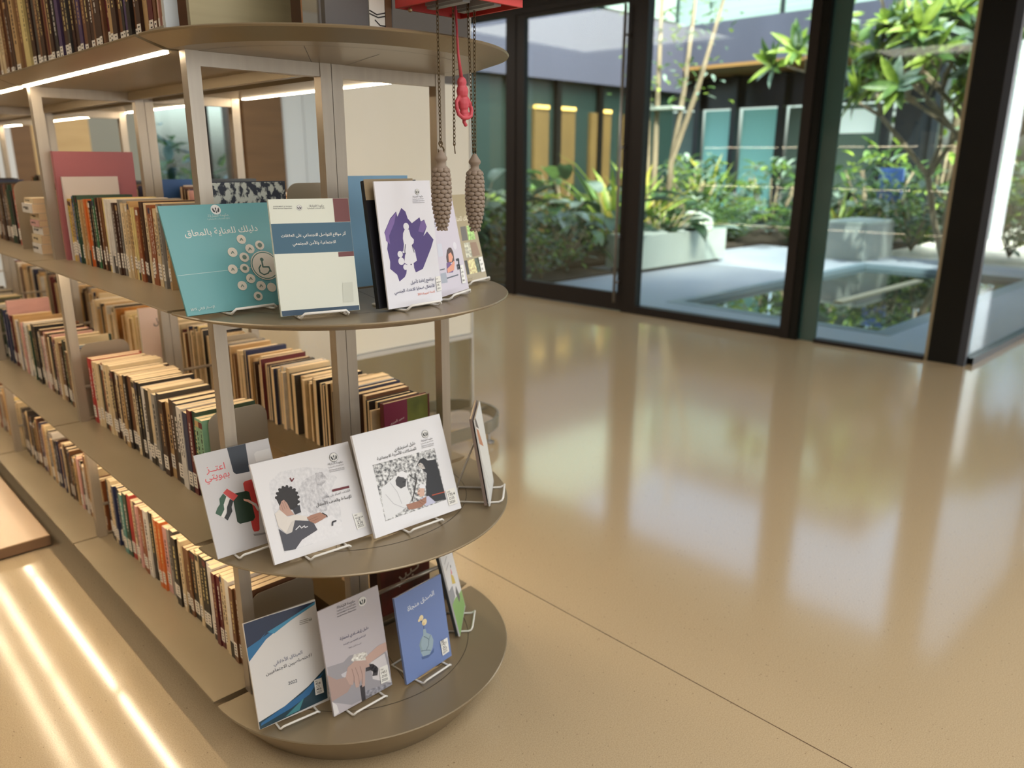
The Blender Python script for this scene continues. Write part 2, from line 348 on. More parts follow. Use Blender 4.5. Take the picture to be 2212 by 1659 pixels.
def row(sg, lev, bay, y0, y1, hr, tr, pal, seed, first=(), dr=(.145,.175), xs=.302, last=()):
    rnd = random.Random(seed); y = y0; i = 0; lst = list(first); tail = sum(x[1] for x in last)
    while y < y1:
        if lst: col, t, h, hard = lst.pop(0)
        else:
            if y > y1-tail: break
            col = rnd.choice(pal); t = rnd.uniform(*tr); h = rnd.uniform(*hr); hard = rnd.random() < .35
        ROWS.append([sg, lev, bay, y, t, h, rnd.uniform(*dr), col, hard, rnd.random() < .8, rnd.random(), rnd.uniform(-.004,.008)+xs, i]); y += t+rnd.choice([.0004,.0006,.0012]); i += 1
    for col, t, h, hard in last:
        ROWS.append([sg, lev, bay, y, t, h, rnd.uniform(*dr), col, hard, True, rnd.random(), rnd.uniform(-.003,.003)+xs, i]); y += t+.0006; i += 1
def B_(s): # "colour:thickness mm:height mm[:h]" list
    o = []
    for w in s.split(','):
        p = w.strip().split(':'); o.append((p[0], int(p[1])/1000, int(p[2])/1000, len(p) > 3))
    return o
DK = ['black','charcoal','dark brown','dark brown','maroon','navy','dark green','brown','cream','tan','grey']
MIX = ['cream','white','white','black','black','dark brown','brown','grey','charcoal','charcoal','navy','tan','olive','pink','dark green']
PALE = ['cream','cream','tan','pale yellow','white','cream','grey','rust','brown']
# middle shelf, aisle side, nearest bay (near end first)
row(-1,1,0,.222,1.165,(.205,.245),(.009,.022),MIX,11,B_('mint:22:235,mint:22:235,dark green:26:246,maroon:25:245,navy:29:232,white:18:239,white:18:239,charcoal:33:243,dark brown:27:246,tan:34:230,dark brown:33:228,charcoal:25:243,grey:26:236,cream:35:245,black:32:235,white:33:234,black:21:243,black:21:243,cream:21:245,cream:21:245,brown:32:245,black:22:243,tan:25:240,dark brown:27:232,cream:31:235,dark brown:23:232,dark brown:23:232,cream:27:244,cream:27:244,rust:35:240,black:31:228,cream:26:230,cream:26:230,red:25:233,red:25:233,black:33:246'))
# lowest shelf, aisle side, nearest bay
row(-1,0,0,.085,1.165,(.20,.245),(.012,.026),MIX,12,B_('brown:21:232,brown:21:232,brown:21:232,white:27:243,cream:20:242,cream:20:242,maroon:22:229,maroon:22:229,white:26:236,white:26:236,black:23:240,black:23:240,cream:18:243,cream:18:243,black:35:227,brown:20:225,brown:20:225,cream:20:240,cream:20:240,black:32:233,charcoal:33:242,grey:30:232,pink:31:231,orange:23:240,orange:23:240,cream:20:242,cream:20:242,black:25:242,white:33:240,rust:19:237,rust:19:237,pink:17:229,pink:17:229,dark brown:31:232,cream:24:229,red:29:241,dark green:35:237,teal:30:225,black:17:227,black:17:227,navy:19:230,navy:19:230,cream:21:243,cream:21:243,black:20:226,black:20:226,dark brown:18:234,dark brown:18:234'))
# upper shelf, aisle side, nearest bay: thin booklets
row(-1,2,0,.30,1.118,(.185,.215),(.004,.011),PALE,13,B_('tan:9:204,tan:9:204,grey:14:215,grey:14:215,pale yellow:12:214,pale yellow:12:214,cream:12:201,cream:12:201,rust:11:208,rust:11:208,rust:11:208,cream:15:212,cream:15:212,dark brown:10:215,dark brown:10:215,rust:14:199,rust:14:199,pale yellow:10:197,pale yellow:10:197,pale yellow:10:197,tan:10:212,tan:10:212,tan:10:212,cream:12:205,cream:12:205,cream:12:205,grey:11:214,grey:11:214,grey:11:214,dark brown:14:204,dark brown:14:204,grey:15:203,grey:15:203,white:12:212,white:12:212,white:12:212,pale yellow:10:214,pale yellow:10:214,pale yellow:10:214,brown:13:214,brown:13:214,dark brown:11:212,dark brown:11:212,dark brown:11:212,green:15:209,green:15:209,black:12:201,black:12:201,black:12:201,orange:13:204,orange:13:204,orange:13:204,tan:14:201,tan:14:201,tan:14:201,dark green:11:213,dark green:11:213,dark green:11:213,dark green:11:213,blue:11:209,blue:11:209,blue:11:209,tan:14:197,tan:14:197,yellow:12:199,yellow:12:199,yellow:12:199,dark brown:14:202,dark brown:14:202,dark brown:14:202'))
ROWS_BIG = []
# top shelf, aisle side
row(-1,3,0,.10,1.19,(.26,.31),(.014,.032),['dark brown','maroon','black','dark brown','brown','charcoal','tan','purple'],14,B_('brown:14:290,dark brown:9:280,black:18:300:h,green:7:280,cream:6:262,cream:6:262,pink:6:262,cream:6:262,pink:6:262,cream:6:262,cream:6:262,pink:6:262,cream:6:262,brown:16:290,maroon:26:300:h,dark brown:18:300:h'),(.18,.21))
row(-1,3,1,1.24,2.38,(.26,.31),(.016,.034),['brown','tan','cream','charcoal','dark brown','brown'],15,B_('dark brown:40:300:h,pale yellow:26:300,cream:20:300,pale yellow:32:300,brown:45:310,tan:50:310'),(.18,.21))
row(-1,2,1,1.66,2.37,(.20,.235),(.008,.022),DK,16,B_('cream:7:210,black:12:220,dark brown:20:222:h,cream:9:215,tan:12:220,brown:14:215,orange:11:205,black:11:212,maroon:20:200:h,red:22:210:h'))
row(-1,1,1,1.255,2.385,(.205,.245),(.010,.022),DK+MIX,17,B_('pale yellow:12:210,olive:9:222,cream:8:230,dark green:16:225,charcoal:12:235,blue:10:240,light blue:16:245,dark brown:12:225,teal:9:232,grey:14:228,white:11:215,cream:10:262'))
row(-1,0,1,1.235,2.38,(.19,.235),(.010,.024),MIX+['rust','brown'],18,B_('rust:10:200,cream:12:205,dark brown:16:200,brown:10:205,cream:20:230,dark green:9:225,cream:14:235,black:16:225,navy:24:248:h,cream:20:245,tan:14:246,brown:16:250,rust:14:255'))
row(-1,0,2,2.45,2.95,(.20,.25),(.012,.022),PALE,19)
row(-1,1,2,2.45,3.2,(.20,.24),(.012,.022),MIX,20)
row(-1,2,2,2.45,3.3,(.20,.24),(.012,.022),DK,21)
# far side: spines turned away, page edges face the camera
RK = ['black','dark brown','navy','cream','cream','tan','maroon','charcoal','white','brown','grey']
row(1,1,0,.075,1.165,(.195,.225),(.012,.026),RK,31,B_('olive:20:205,cream:10:195,charcoal:16:212,black:18:215:h,tan:12:205,brown:22:222,dark brown:24:225,navy:26:232:h,white:28:236,cream:30:240,pale yellow:14:238,maroon:9:236'),(.15,.175),.315)
row(1,1,1,1.25,1.60,(.20,.245),(.012,.024),RK,32,B_('cream:14:215,cream:20:222,black:20:245,tan:12:240,cream:12:236,black:12:246,pale yellow:12:250'),(.15,.175),.315)
row(1,1,1,1.655,1.915,(.225,.255),(.012,.022),['cream','tan','cream','pale yellow'],42,(),(.16,.175),.225)
row(1,1,1,1.955,2.37,(.205,.255),(.012,.022),['cream','tan','cream','grey','charcoal','white'],43,(),(.16,.175),.225)
row(1,1,2,2.46,3.55,(.20,.25),(.012,.024),RK,33,(),(.15,.175),.315)
row(1,1,3,3.68,4.4,(.20,.25),(.014,.026),RK,34,(),(.15,.175),.315)
row(1,2,0,.36,1.17,(.20,.215),(.008,.02),PALE,35,(),(.14,.17),.315)
row(1,2,1,1.25,2.36,(.20,.23),(.008,.02),MIX,36,B_('cream:12:205,pink:14:212'),(.14,.17),.315)
row(1,2,2,2.46,3.5,(.20,.24),(.010,.02),MIX,37,(),(.14,.17),.315)
row(1,0,0,.16,.62,(.20,.23),(.014,.024),['cream','tan','cream','dark brown'],38,(),(.15,.175),.315)
row(1,0,1,1.25,1.9,(.20,.23),(.014,.024),RK,39,(),(.15,.175),.315)
CAMP = Vector((-1.0615,-1.7323,1.4653))
for r in ROWS: r.append((Vector((r[0]*.3, r[3], ZL[r[1]]+.1))-CAMP).length/(1 if r[0] < 0 else .85))
order = sorted(range(len(ROWS)), key=lambda i: ROWS[i][-1]); SOLO = set(order[:296])
BAYW = ['nearest','second','third','farthest']
stuff = MB()
def row_matrix(r):
    sg, lev, bay, y, t, h, d, col, hard, lab, deco, xs, i = r[:13]
    if sg < 0: return T(-xs, y, ZL[lev])
    return T(xs, y+t, ZL[lev]) @ Rz(PI)
for ri, r in enumerate(ROWS):
    sg, lev, bay, y, t, h, d, col, hard, lab, deco, xs, i = r[:13]; rnd = random.Random(ri*13+5)
    shp = book_shapes(t, h, d, col, hard, lab and sg < 0, deco, rnd)
    if ri in SOLO:
        kind = 'hardback book' if hard else ('thin booklet' if t < .0075 else 'paperback book')
        side = 'aisle side' if sg < 0 else 'far side'
        o = thing('book', '%s %s, %s from near end, %s shelf, %s bay, %s' % (col, kind, ordinal(i+1), LEVN[lev], BAYW[bay], side), 'book', 'books in rows on the bookcase', row_matrix(r))
        shp[0].build('cover', o); shp[1].build('page_block', o)
        if shp[2]: shp[2].build('call_number_label', o)
    else:
        M = row_matrix(r)
        for s in shp:
            if s:
                n = len(stuff.v); stuff.v += [tuple(M @ Vector(v)) for v in s.v]
                for f, mi, sm in zip(s.f, s.mi, s.smooth): stuff.f.append(tuple(k+n for k in f)); stuff.mi.append(stuff.mid(s.m[mi])); stuff.smooth.append(sm)
tag(stuff.build('distant_books'), 'rows of more distant books filling the farther bays of the bookcase', 'books', 'books in rows on the bookcase', 'stuff')
# single books, folders and bookends lying or standing outside the rows
def solo_book(name, label, x, y, z, t, h, d, col, rz=0, hard=False, face=None, cat='book', group=None, extra=None):
    """spine towards -x before turning by rz; face draws on the side that looks towards -y"""
    o = thing(name, label, cat, group, T(x,y,z) @ Rz(rz))
    cv, pg, lb = book_shapes(t, h, d, col, hard, False, .2, random.Random(hash(label) % 999 if False else len(label)))
    if face: face(cv, d, h)
    cv.build('cover', o); pg.build('page_block', o)
    return o
def rectf(cv, x0, x1, z0, z1, m, dy=.0003): cv.add([(x0,-dy,z0),(x1,-dy,z0),(x1,-dy,z1),(x0,-dy,z1)], [(0,1,2,3)], m)
COL['dusty rose'] = (160,92,98); COL['sky blue'] = (132,178,212); COL['pattern navy'] = (36,42,56); COL['pale grey'] = (202,192,188); COL['slate'] = (72,82,92)
for c in ('dusty rose','sky blue','pattern navy','pale grey','slate'): BM[c] = mat('book_'+c.replace(' ','_'), COL[c], .45)
solo_book('book', 'oversized dusty rose book standing tall behind the thin booklets', -.318, 1.158, Z2, .024, .347, .245, 'dusty rose', hard=True)
solo_book('book', 'pale grey booklet in front of the oversized dusty rose book', -.308, 1.135, Z2, .012, .268, .170, 'pale grey')
M_PATT = mat('navy_pattern', (34,40,54), .5, noise=((60,60,40), .04, (196,200,190)))
solo_book('book', 'navy book with white line pattern behind the teal guide', -.315, .035, Z2, .016, .275, .20, 'pattern navy', hard=True, face=lambda c, d, h: rectf(c, .004, d-.002, .004, h-.002, M_PATT))
solo_book('book', 'sky blue book standing behind the purple brush-stroke book', .055, .030, Z2, .014, .285, .19, 'sky blue', hard=True)
solo_book('book', 'dark slate book with pink letters on the far upper shelf', .045, .86, Z2, .03, .262, .175, 'slate', hard=True, face=lambda c, d, h: [c.tube([(.06+q*.035+.012*math.cos(a*.5),-.0008,h-.045+.016*math.sin(a*.5)) for a in range(13)], .003, BM['pink'], 6) for q in range(2)])
solo_book('book', 'blue book standing crosswise on the far upper shelf, second bay', .045, 1.40, Z2, .02, .25, .175, 'blue')
def magenta_face(c, d, h):
    rectf(c, .0, d*.5, 0, h, mat('magenta_cover', (122,34,66), .4)); rectf(c, d*.5, d*.96, 0, h, mat('olive_picture', (116,122,48), .5, noise=((16,16,16), .2, (86,92,34))), .0003)
ob = solo_book('book', 'magenta and olive book cover facing out at the near end, far side', .152, .052, Z1, .019, .222, .165, 'maroon', hard=True, face=magenta_face)
def hail_face(c, d, h):
    rectf(c, .0, d, 0, h, mat('blush_cover', (232,206,194), .5))
    for a in ([(.09,.10),(.10,.06),(.12,.03)],[(.10,.11),(.125,.10),(.14,.07)],[(.08,.05),(.11,.045),(.13,.05)]): c.tube([(p[0],-.001,p[1]) for p in a], .004, mat('sketch_grey', (120,108,104), .6), 6)
    rectf(c, .10, .125, .005, .035, M_INK, .0006); rectf(c, .135, .15, .012, .042, M_INK, .0006)
HAIL = solo_book('book', 'blush white book with ink sketch facing out on the far middle shelf', .032, 1.625, Z1, .012, .30, .155, 'white', face=hail_face)
def kal_face(c, d, h):
    rectf(c, 0, d, 0, h, mat('dark_picture', (58,36,28), .45, noise=((14,14,9), .22, (120,46,32))))
KAL = solo_book('book', 'dark picture book behind the blue vase book, lowest shelf', .11, .045, Z0, .02, .262, .185, 'dark brown', hard=True, face=kal_face)
def desert_face(c, d, h): rectf(c, 0, d, 0, h, mat('amber_picture', (196,130,52), .5, noise=((14,14,10), .2, (92,52,30))))
solo_book('book', 'amber picture book facing out on the far middle shelf, second bay', .036, 1.925, Z1, .012, .26, .15, 'tan', face=desert_face)
solo_book('book', 'pale pink book cover showing above its row, second bay', -.30, 2.30, Z1, .012, .285, .17, 'pink')
for i, (col, t, d, dx, dz) in enumerate((('white',.034,.15,0,0),('cream',.03,.14,.004,1),('white',.028,.13,.012,2),('pink',.022,.12,.004,3),('cream',.024,.14,.008,4),('white',.032,.16,-.01,5),('cream',.018,.15,-.004,6))):
    z = Z2+sum((.034,.03,.028,.022,.024,.032,.018)[:i])+.0006*i
    o = thing('book', '%s book lying flat, %s from bottom of the stack on the upper shelf' % (col, ordinal(i+1)), 'book', 'stack of books lying flat', T(-.335+dx, 1.40, z) @ Matrix.Rotation(-PI/2, 4, 'X') @ T(0,-t,0))
    cv, pg, lb = book_shapes(t, .115+.008*(i % 3), d, col, False, False, .5, random.Random(i)); cv.build('cover', o); pg.build('page_block', o)
M_END = mat('bookend_metal', (158,146,128), .42, .3)
def bookend(label, x, y, z, w, h, rnd=.035):
    o = thing('bookend', label, 'bookend', 'sheet metal bookends', T(x,y,z))
    pts = [(0,0),(w,0),(w,h-rnd)]+[(w-rnd+rnd*math.cos(a*PI/12), h-rnd+rnd*math.sin(a*PI/12)) for a in range(1,7)]+[(rnd+rnd*math.cos(PI/2+a*PI/12), h-rnd+rnd*math.sin(PI/2+a*PI/12)) for a in range(0,7)]
    q = MB(); n = len(pts)
    q.add([(px,-.001,pz) for px, pz in pts]+[(px,.001,pz) for px, pz in pts], [tuple(range(n)), tuple(range(2*n-1,n-1,-1))]+[(i,n+i,n+(i+1)%n,(i+1)%n) for i in range(n)], M_END); q.build('upright', o)
    q = MB(); q.box((.01,.001,.0002), (w-.01,.07,.0012), M_END); q.build('foot', o)
    return o
bookend('large grey bookend ending the nearest middle shelf row', -.290, .215, Z1, .165, .252)
bookend('grey bookend behind the blue charter book, lowest shelf', -.285, .078, Z0, .19, .222)
bookend('grey bookend between the post and book stack, upper shelf', -.34, 1.64, Z2, .13, .245)
bookend('grey bookend peeking over books by the second post, middle shelf', -.305, 1.242, Z1, .165, .268)
bookend('grey bookend on the far side of the middle shelf', .16, 1.178, Z1, .17, .232)
bookend('pale bookend behind the navy pattern book, far side', .03, .30, Z2, .15, .262)
# ---------------------------------------------------------------- Arabic lettering (joined forms, right to left)
AF = {'ا':'FE8D FE8E','أ':'FE83 FE84','إ':'FE87 FE88','آ':'FE81 FE82','ب':'FE8F FE90 FE91 FE92','ة':'FE93 FE94','ت':'FE95 FE96 FE97 FE98','ث':'FE99 FE9A FE9B FE9C','ج':'FE9D FE9E FE9F FEA0','ح':'FEA1 FEA2 FEA3 FEA4','خ':'FEA5 FEA6 FEA7 FEA8','د':'FEA9 FEAA','ذ':'FEAB FEAC','ر':'FEAD FEAE','ز':'FEAF FEB0','س':'FEB1 FEB2 FEB3 FEB4','ش':'FEB5 FEB6 FEB7 FEB8','ص':'FEB9 FEBA FEBB FEBC','ض':'FEBD FEBE FEBF FEC0','ط':'FEC1 FEC2 FEC3 FEC4','ظ':'FEC5 FEC6 FEC7 FEC8','ع':'FEC9 FECA FECB FECC','غ':'FECD FECE FECF FED0','ف':'FED1 FED2 FED3 FED4','ق':'FED5 FED6 FED7 FED8','ك':'FED9 FEDA FEDB FEDC','ل':'FEDD FEDE FEDF FEE0','م':'FEE1 FEE2 FEE3 FEE4','ن':'FEE5 FEE6 FEE7 FEE8','ه':'FEE9 FEEA FEEB FEEC','و':'FEED FEEE','ى':'FEEF FEF0','ي':'FEF1 FEF2 FEF3 FEF4','ئ':'FE89 FE8A FE8B FE8C','ء':'FE80','ـ':'0640 0640 0640 0640'}
AF = {k:[chr(int(x,16)) for x in v.split()] for k, v in AF.items()}
LA = {'ا':('\ufefb','\ufefc'),'أ':('\ufef7','\ufef8'),'إ':('\ufef9','\ufefa'),'آ':('\ufef5','\ufef6')}
def arabic(s):
    o = []; i = 0; prev = False
    while i < len(s):
        c = s[i]
        if c in AF:
            nx = s[i+1] if i+1 < len(s) else ''
            if c == 'ل' and nx in LA: o.append(LA[nx][1 if prev else 0]); prev = False; i += 2; continue
            f = AF[c]; joinn = len(f) == 4 and nx in AF and len(AF[nx]) > 1
            k = (3 if joinn else 1) if prev and len(f) > 1 else (2 if joinn else 0)
            o.append(f[k]); prev = joinn
        else: o.append(c); prev = False
        i += 1
    out = ''; run = ''
    for c in reversed(o):
        if c.isascii() and c.isalnum(): run = c+run
        else: out += run+{'(':')',')':'('}.get(c, c); run = ''
    return out+run
TX = {}
def text_shape(s):
    if s in TX: return TX[s]
    cu = bpy.data.curves.new('lettering', 'FONT'); cu.resolution_u = 3; cu.offset = .009
    cu.body = arabic(s) if any(c in AF for c in s) else s
    o = bpy.data.objects.new('lettering', cu); C.objects.link(o)
    dg = bpy.context.evaluated_depsgraph_get(); dg.update(); me = bpy.data.meshes.new_from_object(o.evaluated_get(dg))
    vs = [(v.co.x, v.co.y) for v in me.vertices]; fs = [tuple(p.vertices) for p in me.polygons]
    bpy.data.objects.remove(o); bpy.data.curves.remove(cu); bpy.data.meshes.remove(me)
    TX[s] = (vs, fs, min(v[0] for v in vs), max(v[0] for v in vs)); return TX[s]
def put_text(q, s, a, b, m, off, bold=1.0):
    """lettering from point a to point b (u, v in metres) on the plane y = -off"""
    vs, fs, x0, x1 = text_shape(s); du, dv = b[0]-a[0], b[1]-a[1]; k = math.hypot(du, dv)/(x1-x0); c, sn = du/math.hypot(du,dv), dv/math.hypot(du,dv)
    q.add([(a[0]+((x-x0)*c-y*sn)*k, -off, a[1]+((x-x0)*sn+y*c)*k) for x, y in vs], fs, m)
def put_poly(q, pts, m, off):
    ar = sum(pts[i][0]*pts[(i+1)%len(pts)][1]-pts[(i+1)%len(pts)][0]*pts[i][1] for i in range(len(pts)))
    if ar < 0: pts = pts[::-1]
    q.add([(u,-off,v) for u, v in pts], [tuple(range(len(pts)))], m)
def put_disc(q, c, r, m, off, n=28): put_poly(q, [(c[0]+r*math.cos(2*PI*i/n), c[1]+r*math.sin(2*PI*i/n)) for i in range(n)], m, off)
def put_line(q, pts, w, m, off):
    for a, b in zip(pts, pts[1:]):
        l = math.hypot(b[0]-a[0], b[1]-a[1])
        if l < 1e-6: continue
        nx, ny = -(b[1]-a[1])/l*w/2, (b[0]-a[0])/l*w/2; put_poly(q, [(a[0]+nx,a[1]+ny),(a[0]-nx,a[1]-ny),(b[0]-nx,b[1]-ny),(b[0]+nx,b[1]+ny)], m, off)
    for p in pts[1:-1]: put_disc(q, p, w/2, m, off, 8)
def put_logo(q, c, r, disc, off):
    w, k = mat('print', (228,228,226), .45), mat('print', (52,54,58), .45)
    put_disc(q, c, r, w if disc else k, off)
    if not disc: put_disc(q, c, r*.93, w, off+.0001)
    for s in (-1, 1):
        put_poly(q, [(c[0]+s*r*x, c[1]+r*y) for x, y in ((.22,-.62),(.62,-.42),(.74,.1),(.60,.5),(.52,.12),(.34,.36),(.40,-.05),(.24,-.2))], k, off+.0002)
    put_poly(q, [(c[0]+r*x, c[1]+r*y) for x, y in ((-.1,-.68),(.1,-.68),(.06,-.1),(.16,.3),(0,.5),(-.16,.3),(-.06,-.1))], k, off+.0002)
def patterned(kind, col):
    c2 = {'sketch':(236,236,240), 'trees':(236,238,240), 'leaf':tuple(min(255,int(v*1.45)+18) for v in col)}[kind]
    return mat('print_'+kind, col, .45, noise=(({'sketch':(150,60,110),'trees':(120,120,120),'leaf':(120,120,120)}[kind]), {'sketch':.28,'trees':.12,'leaf':.16}[kind], c2))
POSE={
 'teal':(2,-0.3007,-0.1081,-1.5623,0.4028,0.2709,0.2402),
 'blue':(2,-0.2129,-0.2673,-1.8352,0.1872,0.1691,0.2412),
 'purple':(2,-0.0030,-0.3242,-1.5182,0.1297,0.1579,0.2744),
 'black':(2,-0.0285,-0.3187,-1.8163,0.2688,0.1358,0.2788),
 'lilac':(2,0.1446,-0.2648,-1.1638,0.1982,0.2134,0.2448),
 'khaki':(2,0.3271,-0.1317,-1.2669,0.2421,0.1765,0.2343),
 'flag':(1,-0.3352,-0.1063,-1.6048,0.3580,0.1819,0.2454),
 'boy':(1,-0.2192,-0.2281,-1.6552,0.4545,0.2501,0.2360),
 'family':(1,0.0286,-0.2717,-1.6122,0.3583,0.2644,0.2572),
 'edge1':(1,0.2850,-0.2620,-0.8000,0.1600,0.1700,0.2450),
 'charter':(0,-0.3033,-0.1742,-1.6849,0.1858,0.1832,0.2721),
 'hands':(0,-0.1497,-0.2473,-1.5567,0.1661,0.1782,0.2805),
 'vase':(0,0.0506,-0.2655,-1.4732,0.1553,0.1684,0.2455),
 'edge0':(0,0.2693,-0.1472,-0.8038,0.2059,0.1614,0.2661),
}
